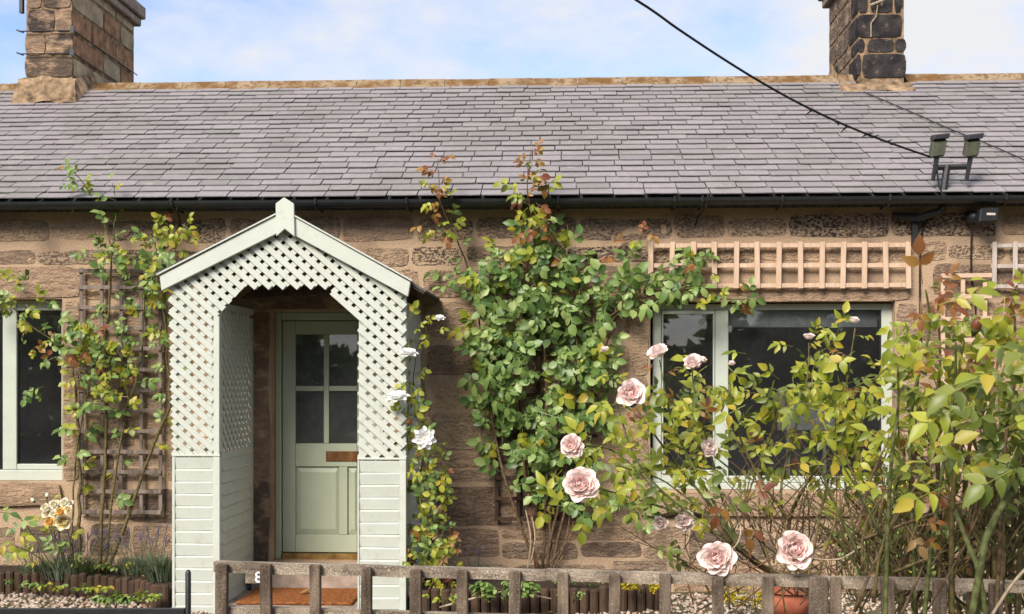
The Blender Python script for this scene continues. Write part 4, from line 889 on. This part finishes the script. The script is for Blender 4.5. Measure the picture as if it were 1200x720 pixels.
ca.blob(622, 232, 20, 50, 22, .17, ['yel', 'yel3', 'red3', 'yel'], -.44, -.33); ca.blob(514, 242, 16, 40, 11, .15, ['yel3', 'yel', 'red3'], -.44, -.33)
ca.finish()
# ================================================================ CLIMBER ON THE BROWN TRELLIS
cl = Plant('climbing_rose', at(120, 675, -.3), 'lanky climbing rose with bare thorny canes tied to the brown trellis', 'climbing rose', 77, 'climbing roses on the wall')
for l_, r0, mt in (([(92, 678), (93, 600), (92, 520), (86, 440), (70, 405), (40, 385), (15, 360)], .017, 'stem_olive'), ([(84, 678), (86, 600), (90, 530), (104, 455), (110, 420)], .010, 'stem_olive'), ([(116, 678), (121, 580), (124, 500), (122, 430), (128, 350), (130, 290), (112, 240), (97, 215), (76, 188)], .015, 'stem_olive'), ([(122, 678), (132, 580), (146, 490), (150, 465), (140, 420)], .012, 'stem_olive'), ([(126, 672), (152, 600), (180, 520), (198, 478), (196, 420), (190, 340), (182, 280), (190, 262)], .016, 'stem_olive'),
                   ([(150, 478), (160, 440), (168, 400), (172, 330), (205, 290), (228, 272)], .008, 'stem_green'), ([(126, 310), (134, 270), (135, 235), (132, 215)], .006, 'stem_green'), ([(120, 470), (110, 470), (95, 465)], .006, 'stem_brown')):
    p = cl.stem([at(a, b, -.16 - .05 * (i % 2) - (.12 if b > 600 else 0)) for i, (a, b) in enumerate(l_)], r0, .003 if len(l_) > 4 else r0 * .5, mt, wob=.005)
    cl.along(p, .35 if l_[0][1] > 600 else .1, 1, .09, .19, (['mid', 'mid3', 'yel'], ['yel3', 'red3', 'yel']))
for cx, cy, rx, ry, n_, kd in ((20, 355, 38, 26, 30, ['mid', 'mid3', 'yel']), (75, 405, 45, 22, 34, ['mid', 'yel', 'red3', 'mid3']), (125, 400, 40, 40, 46, ['mid', 'yel', 'mid3']), (110, 430, 50, 18, 22, ['mid', 'yel']), (165, 310, 35, 40, 40, ['mid', 'mid3', 'yel']), (130, 300, 25, 18, 14, ['mid', 'mid3']), (195, 270, 30, 12, 14, ['yel', 'yel3']), (100, 220, 28, 26, 12, ['yel', 'mid3']), (185, 340, 14, 60, 22, ['mid', 'yel3']), (110, 460, 20, 12, 6, ['mid', 'yel']), (90, 490, 14, 6, 3, ['yel']), (45, 455, 18, 8, 4, ['mid'])):
    cl.blob(cx, cy, rx, ry, int(n_ * .75), .165, kd, -.32, -.14)
for q in range(60):                                     # thorns on the lower canes
    pass
cl.finish()
# ================================================================ CLEMATIS ON THE PORCH
cm = Plant('clematis', at(490, 690, -1.05), 'white flowered clematis climbing the porch side that faces the big rose', 'clematis', 12)
cmp_ = []
for l_ in ([(492, 700), (500, 640), (488, 580), (495, 520), (485, 470), (490, 400), (500, 372), (512, 374)], [(485, 700), (512, 650), (520, 600), (500, 540), (478, 490), (470, 440), (478, 415)], [(480, 700), (478, 650), (498, 600), (520, 560), (505, 500)], [(500, 700), (520, 660), (530, 610)]):
    p = cm.stem([at(a, b, -1.0 + (.1 * (i % 3))) for i, (a, b) in enumerate(l_)], .006, .0025, 'stem_brown', wob=.008); cmp_.append(p); cm.along(p, .05, 1, .075, .105, (['yel3', 'mid3', 'yel3', 'red3'], ['yel3']))
for cx, cy, rx, ry, n_, kd in ((482, 500, 22, 30, 24, ['yel3', 'mid3', 'yel3']), (505, 560, 20, 30, 34, ['yel3', 'mid3']), (500, 625, 26, 35, 36, ['yel3', 'mid3', 'red3', 'dry3']), (490, 655, 24, 18, 22, ['yel3', 'mid3']), (522, 640, 20, 28, 20, ['red3', 'dry3', 'yel3']), (483, 440, 14, 26, 8, ['yel3']), (490, 385, 22, 14, 6, ['yel3']), (510, 690, 25, 12, 10, ['yel3', 'red3'])):
    cm.blob(cx, cy, rx, ry, n_, .15, kd, -1.08, -.8)
CLP = [petal_mesh(.95, .52, c, .15).mesh('petal', M['petal_white'], smooth=True) for c in (.08, .2)]
CLC = MB(); CLC.lathe([(0, .0), (.16, .02), (.13, .16), (0, .22)], (0, 0, 0), 9); CLCm = CLC.mesh('clematis_flower', M['petal_cream'], smooth=True)
def clematis(p, facing, rad):
    z = V(facing).normalized(); x = z.cross(V((.3, .9, .4))).normalized(); rot = Matrix((x, z.cross(x), z)).transposed(); o = inst('clematis_flower', CLCm, cm.o, p, rot.to_quaternion(), rad)
    for ring in range(3):
        for k in range(7):
            q = bpy.data.objects.new('petal', CLP[ring % 2]); q.parent = o; e = Matrix.Rotation(2 * pi * k / 7 + ring * .4, 4, 'Z') @ Matrix.Translation((.06, 0, .02 * ring)) @ Matrix.Rotation(-radians(4 + 17 * ring), 4, 'Y')
            q.rotation_mode = 'QUATERNION'; q.location = e.translation; q.rotation_quaternion = e.to_quaternion(); s_ = 1 - .15 * ring; q.scale = (s_, s_, s_); COL.objects.link(q)
clematis(at(497, 514, -1.12), (.15, -1, .15), .095); clematis(at(466, 468, -1.12), (-.1, -.35, 1), .10); clematis(at(478, 416, -1.1), (.1, -.3, 1), .085); clematis(at(515, 374, -.9), (0, -.4, .9), .05)
cm.finish()
# ================================================================ PINK ROSE BUSH BEHIND AND OVER THE FENCE
pb = Plant('rose_bush', deep(985, 720, 4.35) + V((0, 0, -.7)), 'pink flowered rose bush leaning over the fence before the big window', 'rose bush', 5, 'rose bushes')
D = lambda px, py, t=4.3: deep(px, py, t)
def canes(plant, l_, t, r0, r1, mat, **k): return plant.stem([D(a, b, t + (.05 * ((i * 7) % 3 - 1))) for i, (a, b) in enumerate(l_)], r0, r1, mat, **k)
canes(pb, [(1010, 745), (945, 692), (905, 672), (868, 645), (835, 612), (800, 602), (768, 608)], 4.3, .016, .010, 'stem_brown', wob=.002)
canes(pb, [(955, 700), (930, 650), (925, 610), (940, 575)], 4.3, .010, .006, 'stem_brown')
KB = (['yelF'] * 5 + ['olvF'] * 2 + ['yelG'] * 3 + ['redF'] * 1, ['yelG', 'redG', 'yelF'])
tops = []
for l_, r0, mt in (([(868, 645), (830, 590), (790, 540), (760, 500), (739, 468)], .006, 'stem_green'), ([(800, 602), (745, 585), (710, 575), (684, 570)], .005, 'stem_green'), ([(790, 603), (745, 550), (710, 525), (672, 524)], .005, 'stem_green'),
                   ([(868, 645), (845, 580), (830, 520), (815, 470), (811, 432)], .006, 'stem_green'), ([(870, 646), (820, 560), (790, 500), (778, 450), (773, 422)], .005, 'stem_green'), ([(925, 610), (890, 560), (866, 510), (856, 470), (857, 436)], .006, 'stem_olive'),
                   ([(930, 655), (915, 580), (930, 510), (945, 450), (948, 402)], .006, 'stem_olive'), ([(945, 690), (962, 600), (980, 520), (992, 450), (1002, 385)], .006, 'stem_olive'), ([(940, 575), (970, 530), (1000, 480), (1030, 440), (1050, 425)], .005, 'stem_olive'),
                   ([(905, 672), (890, 610), (895, 540), (915, 470), (905, 455)], .005, 'stem_olive'), ([(880, 655), (872, 600), (900, 520), (925, 470)], .004, 'stem_red'), ([(840, 612), (800, 580), (770, 560), (720, 545)], .004, 'stem_green'), ([(868, 600), (864, 560), (830, 530), (829, 530)], .004, 'stem_green'),
                   ([(860, 640), (760, 560), (725, 480), (716, 420)], .005, 'stem_green'), ([(955, 690), (985, 600), (1035, 540), (1052, 475)], .005, 'stem_olive'), ([(960, 700), (1000, 640), (990, 560), (1010, 490), (1020, 450)], .005, 'stem_green')):
    p = canes(pb, l_, 4.25, r0, .0022, mt); tops.append(p); pb.along(p, .30, .99, .045, .11, KB, face=V((0, -.65, .75)))
for l_ in ([(845, 575), (860, 595), (868, 620), (862, 640), (842, 652)], [(1010, 640), (985, 655), (955, 655), (932, 648)]): canes(pb, l_, 3.95, .0035, .0025, 'stem_pale')
for k in range(170):                                          # bare twigs low in the bush
    x0 = pb.r.uniform(800, 1090) if k % 3 else pb.r.uniform(900, 1080); y0 = pb.r.uniform(610, 720); an = pb.r.uniform(-1.1, 1.1); l0 = pb.r.uniform(50, 150)
    canes(pb, [(x0, y0), (x0 + l0 * .5 * sin(an) + pb.r.gauss(0, 12), y0 - l0 * .5 * cos(an)), (x0 + l0 * sin(an * 1.25), y0 - l0 * cos(an))], 4.3 + pb.r.uniform(-.2, .5), pb.r.uniform(.002, .004), .0013, pb.r.choice(('stem_brown', 'stem_brown', 'stem_red', 'stem_olive')), per=3, n=5)
for cx, cy, rx, ry, n_, kd in ((780, 490, 70, 50, 34, ['yelF', 'yelG', 'olvF', 'yelF']), (700, 560, 45, 40, 18, ['yelF', 'yelG', 'olvF']), (715, 490, 40, 40, 14, ['yelF', 'yelG', 'olvG']), (830, 480, 45, 45, 18, ['yelF', 'olvG', 'yelG']), (950, 470, 70, 60, 38, ['yelF', 'yelG', 'yelF', 'yelG', 'olvF']), (960, 520, 80, 50, 30, ['yelF', 'olvF', 'redG', 'yelG', 'yelF', 'yelG']), (1000, 440, 60, 40, 18, ['yelF', 'yelG']), (850, 430, 40, 20, 8, ['yelG', 'yelF']), (780, 590, 60, 25, 12, ['yelF', 'olvF']), (900, 590, 90, 25, 14, ['yelG', 'olvG', 'redG']), (1010, 590, 50, 40, 16, ['yelG', 'olvG', 'redG']), (770, 640, 25, 20, 5, ['olvF']), (670, 560, 30, 40, 10, ['yelF', 'yelG']), (985, 410, 60, 22, 14, ['yelF', 'yelG']), (950, 450, 85, 35, 26, ['yelF', 'yelG', 'yelF']), (1010, 500, 50, 50, 20, ['yelF', 'yelG']), (790, 520, 70, 40, 16, ['yelF', 'yelG'])):
    pb.blob(cx, cy, rx, ry, int(n_ * .72), .118, kd, 4.05, 4.6, conv=deep)
for px, py, t, rp2, f_, kd, cz in ((739, 463, 4.1, 19, (.15, -1, .35), 'pink', 0), (671, 523, 4.1, 16, (-.3, -1, .3), 'pink', 0), (681, 569, 4.0, 23, (-.05, -1, .35), 'pink', 0), (840, 655, 3.86, 23, (-.15, -1, .25), 'pink', 0), (930, 645, 3.80, 26, (.2, -1, .4), 'pink', 0),
                                   (773, 416, 4.2, 15, (-.4, -.5, .8), 'palepink', .4), (812, 428, 4.2, 14, (-.2, -.7, .6), 'pink', .4), (828, 526, 4.2, 14, (.5, -.8, .2), 'palepink', .5), (775, 612, 4.25, 11, (-.3, -.8, -.1), 'palepink', .5), (801, 610, 4.25, 13, (.2, -.8, 0), 'palepink', .2), (1057, 463, 4.2, 15, (.3, -.8, .4), 'palepink', .2), (948, 397, 4.3, 8, (0, -.3, 1), 'palepink', .8), (1001, 378, 4.3, 8, (.1, -.3, 1), 'palepink', .8), (822, 424, 4.2, 8, (.4, -.3, 1), 'palepink', .7), (709, 412, 4.2, 7, (-.2, -.3, 1), 'palepink', .8), (857, 428, 4.2, 6, (0, -.2, 1), 'palepink', .9)):
    rose(pb, D(px, py, t), f_, rp2 / FPX * t, kd, cz)
pb.finish()
# ================================================================ TALL ROSE BUSH AT THE FENCE END
tb = Plant('rose_bush', deep(1130, 720, 3.75) + V((0, 0, -.8)), 'tall rose bush of long bare canes crossing the fence where it ends', 'rose bush', 9, 'rose bushes')
KT = (['yelF'] * 6 + ['olvF'] * 2 + ['yelG'] * 5, ['yelG', 'redG', 'redF'])
spec = [(1040, 1052, 430), (1062, 1078, 350), (1075, 1085, 340), (1090, 1120, 400), (1085, 1070, 470), (1105, 1100, 380), (1120, 1150, 430), (1135, 1165, 380), (1150, 1185, 350), (1160, 1145, 470), (1175, 1205, 330), (1190, 1215, 420), (1200, 1225, 360), (1215, 1240, 400), (1110, 1060, 520), (1140, 1190, 520), (1170, 1130, 400), (1185, 1170, 460)]
for k, (xb_, xt, yt) in enumerate(spec):
    t0 = 3.55 + (k * 37 % 10) * .09; j = tb.r.uniform(-14, 14)
    p = tb.stem([D(xb_ + tb.r.uniform(-12, 12), 760, t0), D(xb_ + j * .4, 640, t0), D((xb_ + xt) / 2 + j, (640 + yt) / 2, t0 - .05), D(xt - j * .3, yt + 50, t0 - .05), D(xt, yt, t0 - .1)], tb.r.uniform(.007, .012), .003, tb.r.choice(('stem_green', 'stem_olive', 'stem_green', 'stem_brown')))
    tb.along(p, .52, 1, .055, .125, KT, face=V((0, -.6, .8)))
tb.stem([D(1120, 600, 3.5), D(1135, 640, 3.45), D(1148, 675, 3.42), D(1160, 760, 3.42)], .008, .008, 'stem_green')
tb.stem([D(1195, 560, 3.5), D(1160, 620, 3.45), D(1150, 660, 3.42), D(1132, 760, 3.4)], .011, .011, 'stem_green')
tb.stem([D(1230, 640, 3.55), D(1190, 680, 3.55), D(1160, 725, 3.5)], .005, .005, 'stem_pale')
for k in range(190):
    x0 = tb.r.uniform(1000, 1215); y0 = tb.r.uniform(620, 740); an = tb.r.gauss(.1, .55); l0 = tb.r.uniform(60, 190); dd = 3.75 + tb.r.uniform(-.1, .8)
    tb.stem([D(x0, y0, dd), D(x0 + l0 * .5 * sin(an) + tb.r.gauss(0, 12), y0 - l0 * .5 * cos(an), dd), D(x0 + l0 * sin(an * 1.25), y0 - l0 * cos(an), dd)], tb.r.uniform(.003, .007), .0018, tb.r.choice(('stem_brown', 'stem_olive', 'stem_olive', 'stem_brown', 'stem_green')), per=3, n=5)
for cx, cy, rx, ry, n_, kd, t0, t1 in ((1150, 420, 60, 60, 34, ['yelF', 'olvF', 'yelG', 'redG', 'yelF', 'yelF'], 3.4, 4.0), (1090, 400, 45, 40, 20, ['yelF', 'olvF', 'yelG'], 3.6, 4.1), (1180, 470, 40, 50, 20, ['olvF', 'yelF', 'olvG'], 3.3, 3.9), (1180, 530, 40, 30, 12, ['olvF', 'olvG'], 3.3, 3.7), (1080, 480, 50, 50, 22, ['yelF', 'olvF', 'redG'], 3.7, 4.2), (1190, 380, 30, 40, 14, ['yelG', 'yelF'], 3.2, 3.6), (1130, 580, 90, 50, 34, ['olvF', 'dryG', 'yelG', 'redG'], 3.8, 4.5), (1110, 660, 100, 45, 40, ['olvG', 'dryG', 'olvF'], 3.9, 4.8), (1080, 345, 20, 14, 6, ['redG', 'redF'], 3.5, 3.7), (1185, 345, 25, 16, 6, ['redG', 'yelG'], 3.3, 3.6), (1070, 622, 22, 8, 3, ['redG', 'dryG'], 3.5, 3.6)):
    tb.blob(cx, cy, rx, ry, int(n_ * 1.15), .132, kd, t0, t1, conv=deep)
for px, py, t in ((1165, 395, 3.0), (1188, 430, 2.95), (1178, 500, 3.0), (1150, 440, 3.1), (1192, 545, 2.9), (1105, 352, 3.2), (1190, 365, 3.0), (1112, 565, 3.2), (1128, 470, 3.1), (1082, 530, 3.3)):
    tb.leaf(D(px - 6, py + 6, t), (tb.r.uniform(-1, 1), -.3, tb.r.uniform(-.5, .5)), (tb.r.gauss(0, .3), -.7, .7), .17, tb.r.choice(('yelF', 'olvF', 'yelG', 'olvG')))
bud(tb, D(1142, 388, 3.4), (.2, -.3, 1), .035, 'leaf_red')
tb.finish()
# ================================================================ YELLOW ROSE, LAVENDER, LOW PLANTS, BEDS
SZ = at(120, 673, -.42).z
yr = Plant('rose_bush', at(82, 676, -.35), 'small yellow and cream flowered rose bush under the small window', 'rose bush', 3, 'rose bushes')
for l_ in ([(84, 680), (86, 650), (80, 625), (76, 613)], [(80, 680), (72, 640), (66, 610), (64, 600)], [(78, 680), (40, 650), (15, 640), (-5, 645)], [(84, 680), (60, 615), (55, 585), (56, 583)], [(70, 680), (40, 630), (20, 605), (-5, 600)]):
    p = yr.stem([at(a, b, -.4 - .09 * i) for i, (a, b) in enumerate(l_)], .006, .003, 'stem_green'); yr.along(p, .3, .9, .09, .15, (['midF', 'yelF'], ['yelG']))
for px, py, r_, kd in ((75, 612, 11.5, 'yellow'), (58, 612, 9, 'apricot'), (55, 602, 9, 'cream'), (64, 592, 9.5, 'cream'), (76, 590, 9, 'cream'), (80, 597, 7.5, 'yellow'), (53, 595, 7.5, 'cream'), (71, 600, 8, 'apricot'), (83, 590, 6, 'cream'), (63, 603, 8, 'cream')):
    rose(yr, at(px, py, -.95 + yr.r.uniform(-.05, .05)), (yr.r.uniform(-.3, .3), -1, .4), r_ / FPX * 9.25 * (.95 if kd == 'yellow' and r_ > 10 else .72), kd, .05)
bud(yr, at(55, 583, -.95), (0, 0, 1), .03, 'petal_cream'); bud(yr, at(40, 588, -.95), (-.6, 0, .6), .03, 'petal_cream')
for px, py, dx2 in ((10, 637, 1), (22, 645, 1), (34, 608, 1), (12, 600, 1), (30, 628, 1)): yr.leaf(at(px - 18, py, -1.1), (1, -.2, .1 * yr.r.uniform(-2, 2)), (0, -.7, .8), .22, 'yelG' if py > 620 else 'midG')
yr.finish()
def clump(name, label, cat, px, py, Y, w_, h_, n_, kinds, seed, group=None, flower=None, nf=0, fh=1.0):
    r = random.Random(seed); c = at(px, py, Y); t_ = thing(name, c, label, cat, group or 'lavender clumps in the bed'); b = MB()
    for k in range(n_):
        a = r.uniform(0, 2 * pi); q = r.random() ** .6; bx, by = q * w_ * .45 * cos(a), q * w_ * .3 * sin(a); ln = h_ * r.uniform(.5, 1.05)
        d = V((bx / w_ * 1.2 + r.gauss(0, .14), by / w_ + r.gauss(0, .14) - .05, 1)).normalized(); p0 = c + V((bx, by, 0)); wd = r.uniform(.004, .009); sd_ = V((cos(a + 1.6), sin(a + 1.6), 0)) * wd
        m_ = p0 + d * ln * .5; tp = p0 + d * ln + V((d.x * ln * .3, d.y * ln * .3, -.1 * ln)); b.add([p0 - sd_ * .5, p0 + sd_ * .5, m_ + sd_, m_ - sd_, tp], [(0, 1, 2, 3), (3, 2, 4)])
    tag(b.build('foliage', M[kinds], t_), kind='stuff')
    for k in range(nf):
        a = r.uniform(0, 2 * pi); q = r.random() ** .5; p0 = c + V((q * w_ * .5 * cos(a), q * w_ * .3 * sin(a), h_ * .5)); tp = p0 + V((q * .12 * cos(a) + r.gauss(0, .03), -.02, h_ * r.uniform(.5, 1.0) * fh))
        b = MB(); b.tube([p0, tp], .0025, 4); bm2 = len(b.f); e = (tp - p0).normalized()
        b.tube([tp - e * .01, tp + e * .015, tp + e * .04, tp + e * .055], [.003, .007, .007, .002], 6, 1); b.build('flower_spike', [M['leaf_grey'], M[flower]], t_)
    return t_
clump('lavender', 'grey green lavender clump with purple spikes under the yellow roses', 'lavender', 82, 677, -.30, .55, .24, 330, 'leaf_grey', 4, flower='lavender', nf=26)
clump('lavender', 'lavender plant spilling over the log edging by the garden gravel', 'lavender', 48, 676, -.26, .4, .15, 200, 'leaf_grey', 6, flower='lavender', nf=18)
clump('lavender', 'green lavender tuft growing against the pale porch column', 'lavender', 192, 680, -.62, .3, .26, 360, 'leaf_grey', 7, flower='lavender', nf=10)
clump('lavender', 'sparse lavender with dry stalks between the canes and the porch', 'lavender', 160, 674, -.35, .4, .2, 110, 'leaf_grey', 8, flower='lavender', nf=16, fh=1.4)
clump('lavender', 'thin lavender sprig on the wall side of the clematis foot', 'lavender', 557, 676, -.5, .25, .14, 60, 'leaf_grey', 18, flower='lavender', nf=6)
def seedling(px, py, Y, n_, size, kinds, label, seed, name='weed', cat='weed', spread=14, ry=7, group=None):
    p_ = Plant(name, at(px, py + 5, Y), label, cat, seed, group or ('stonecrop mounds' if cat == 'stonecrop' else 'low weeds in bed and gravel'))
    for k in range(n_):
        a = p_.r.uniform(0, 2 * pi); q = p_.r.random() ** .5; e = at(px + spread * q * cos(a), py - ry * .4 + ry * q * sin(a), Y - .05); f0 = p_.o.location
        if k < 6: p_.stem([f0, f0.lerp(e, .5) + V((0, 0, .02)), e], .0025, .0015, 'stem_green', per=2, n=4)
        p_.leaf(e, (cos(a), -.4, .35 + sin(a) * .4), (p_.r.gauss(0, .3), -.4, .9), size * p_.r.uniform(.7, 1.2), p_.r.choice(kinds))
    p_.finish(); return p_
seedling(56, 692, -.52, 16, .11, ['mid3', 'yel3'], 'leafy weed at the log edging below the lavender', 1)
seedling(105, 695, -.64, 22, .12, ['mid3', 'yel3'], 'bright leafy weed in the gravel below the thick canes', 2)
seedling(136, 708, -1.0, 22, .12, ['mid3', 'mid'], 'low green weed on the gravel nearest the gate rail', 3, spread=16)
seedling(162, 705, -1.0, 24, .12, ['mid3', 'yel3'], 'green weed on the gravel close to the porch column', 13, spread=15)
seedling(18, 688, -.5, 6, .09, ['mid3'], 'small weed against the logs at the edge of the picture', 14, spread=8)
seedling(105, 668, -.35, 8, .09, ['mid3', 'yel3'], 'low green seedling at the foot of the thorny canes', 15)
seedling(140, 668, -.35, 10, .09, ['yel3', 'mid3'], 'yellow green seedling beside the foot of the trellis', 16)
seedling(590, 700, -1.12, 60, .13, ['mid3', 'mid', 'mid3'], 'bushy bright green weed behind the fence by the log edging', 4, spread=26, ry=15)
seedling(520, 705, -1.1, 14, .09, ['yel3', 'mid3'], 'pale green weed at the foot of the clematis', 5, spread=20)
seedling(690, 684, -.75, 26, .08, ['mid3', 'mid'], 'low green plant filling the bed behind the short log edging', 6, spread=40, ry=6)
seedling(672, 702, -1.15, 8, .07, ['mid3'], 'tiny green weed in front of the short log edging', 17, spread=10)
leaf_kind('gold', 'leaf_gold', 5, False)
for px, py, sp, n_, lb, sd2 in ((753, 692, 18, 44, 'bright yellow stonecrop mound beside the short log edging', 7), (878, 708, 26, 50, 'yellow stonecrop mound on the gravel before the terracotta pot', 8), (865, 690, 10, 12, 'small golden stonecrop tuft on the gravel nearer the wall', 19)):
    seedling(px, py, -.95, n_, .075, ['gold'], lb, sd2, 'stonecrop', 'stonecrop', sp, 12 if n_ > 20 else 6)
seedling(840, 682, -.5, 22, .09, ['mid3', 'yel3', 'dry3'], 'strip of low weeds along the foot of the wall', 20, spread=70, ry=5)
ys_ = Plant('flowering_shrub', at(1050, 640, -.5), 'yellow flowering shrub against the wall below the big window corner', 'shrub', 61)
for k in range(16):
    ys_.stem([at(1050 + ys_.r.uniform(-20, 20), 690, -.6), at(1050 + ys_.r.uniform(-40, 40), 630, -.6), at(1050 + ys_.r.uniform(-55, 60), 570 + ys_.r.uniform(-8, 20), -.6)], .006, .003, 'stem_green', per=3)
ys_.blob(1030, 575, 35, 18, 60, .10, ['gold', 'gold', 'yel3'], -.8, -.4); ys_.blob(1080, 578, 35, 16, 40, .10, ['gold', 'yel3'], -.8, -.4); ys_.blob(1060, 640, 70, 45, 120, .12, ['mid', 'mid3', 'yel3'], -.8, -.3); ys_.finish()
# beds with log edging
def bed(pts, back, zt):
    b = MB(); n_ = len(pts)
    b.add([(p[0], p[1], zt) for p in pts] + [(p[0], back, zt + .02) for p in pts] + [(p[0], p[1], -.1) for p in pts], [(i, i+1, n_+i+1, n_+i) for i in range(n_ - 1)] + [(2*n_+i, 2*n_+i+1, i+1, i) for i in range(n_ - 1)]); return b
tag(bed([(-5.5, -.27), (-4.3, -.33), (-3.5, -.58), (-3.0, -.90)], -.002, SZ - .02).build('flower_bed', M['soil']), kind='structure')
tag(bed([(-1.15, -.95), (-.6, -.95), (0.0, -.90), (.66, -.75)], -.002, SZ - .02).build('flower_bed', M['soil']), kind='structure')
def logs(pts, label):
    t_ = thing('log_edging', (*pts[len(pts) // 2], -.05), label, 'edging', 'log edgings of the beds'); sp = spline([V((*p, 0)) for p in pts], 300); acc = 1
    for a, b in zip(sp, sp[1:]):
        acc += (b - a).length
        if acc > .074:
            acc = 0; h = SZ + R.uniform(-.008, .018); r_ = .036 * R.uniform(.93, 1.05); q = MB(); q.tube([(b.x, b.y, -.12), (b.x, b.y, h - .012), (b.x, b.y, h)], [r_, r_, r_ * .8], 9); q.build('log', M['log'], t_)
logs([(-5.4, -.31), (-4.3, -.37), (-3.5, -.62), (-3.05, -.96)], 'brown half-log edging of the bed under the brown trellis')
logs([(-1.12, -1.02), (-.6, -1.0), (0.0, -.95), (.62, -.80), (.72, -.60)], 'short brown log edging of the bed under the climbing rose')
# terracotta pot
pt = thing('plant_pot', at(925, 722, -1.2), 'terracotta pot standing on the gravel behind the fence', 'plant pot'); c = pt.location; ph = at(925, 684, -1.2).z - c.z
MB().lathe([(.0, .0), (.12, 0), (.175, ph * .8), (.17, ph * .8), (.0, ph * .78)], c, 24).build('body', M['terracotta'], pt, smooth=True); MB().lathe([(.17, ph * .8), (.195, ph * .79), (.2, ph), (.178, ph), (.165, ph * .9), (.0, ph * .9)], c, 24).build('rim', M['terracotta'], pt)
# fallen leaves
LFm = MB(); leaflet(LFm, .09, .05, Matrix.Identity(4), True, -.5, .3); lfm = LFm.mesh('fallen_leaf', M['dry'], smooth=True)
for px, py, Y, z_, lb in ((351, 699, None, .034, 'curled dry leaf on the coir mat'), (92, 712, None, 0, 'dead brown leaf lying on the gravel before the log edging')):
    p = at(px, py, -.62 if z_ else -1.2); o = inst('fallen_leaf', lfm, None, (p.x, p.y, z_ or zz(p.y) + .03), Matrix.Rotation(.6, 3, 'Z').to_quaternion(), 1.1); tag(o, lb, 'leaf', 'fallen dry leaves')
for k_, (p_, lb) in enumerate(((((515, 712), (560, 700), (603, 690)), 'pale dry stalk fallen across the bed below the clematis'), (((600, 692), (622, 697), (646, 702)), 'short pale stick lying beside the bushy weed'))):
    tag(MB().tube([at(a, b_, -1.16) for a, b_ in p_], [.009, .008, .005], 6).build('fallen_stick', M['stem_pale'], smooth=True), lb, 'stick', 'fallen pale sticks')
LT = MB(); rl = random.Random(44)
for k in range(620):
    x = rl.choice((rl.uniform(-4.6, -2.75), rl.uniform(-1.1, 4.0), rl.uniform(-1.1, 4.0))); y = rl.uniform(-2.2, -.08)
    z = zz(y) + .03; bedded = (x < -2.75 and y > -.3 - .35 * max(0, x + 4.2)) or (-1.1 < x < .6 and y > -.85)
    if bedded: z = SZ + .012
    e = Matrix.Translation((x, y, z)) @ Matrix.Rotation(rl.uniform(0, 6.3), 4, 'Z') @ Matrix.Rotation(rl.gauss(0, .5), 4, 'X'); q = rl.uniform(.02, .05)
    leaflet(LT, q, q * .6, e, False, rl.uniform(-.4, .4), rl.uniform(0, .5))
tag(LT.build('leaf_litter', M['dry'], smooth=True), kind='stuff', label='small dead leaves scattered over the gravel and the beds')
# ================================================================ WOOD ACROSS THE ROAD (seen in the window glass)
b = MB(); rw = random.Random(2)
for k in range(40000):
    x = rw.uniform(-45, 45); hgt = 8.5 + 2 * noise.noise(V((x * .16, 0, 3))) + 1.6 * noise.noise(V((x * .6, 1, 3))); z = hgt * rw.random() ** .8; y = -27 + rw.gauss(0, 1.5) - 1.5 * cos(z / hgt * 3); s_ = rw.uniform(.28, .6)
    if any(abs(x - gx + .5 * noise.noise(V((z * 1.5, gx, 0)))) < gw and z > gz + .5 * noise.noise(V((x * 2, gx, 4))) for gx, gw, gz in ((3.9, .75, 2.7), (-6.8, 1.2, 2.6), (5.5, .6, 3.4), (8.2, .5, 3.5), (-14, 1.0, 3.0))): continue
    u = V((rw.gauss(0, 1), rw.gauss(0, 1), rw.gauss(0, 1))).normalized(); v = u.cross(V((rw.gauss(0, 1), rw.gauss(0, 1), rw.gauss(0, 1)))).normalized(); c = V((x, y, z - .2)); b.add([c - u * s_, c + v * s_ * .6, c + u * s_, c - v * s_ * .6], [(0, 1, 2, 3)])
tag(b.build('woodland', M['leaf_far']), kind='stuff', label='dark belt of trees across the road')
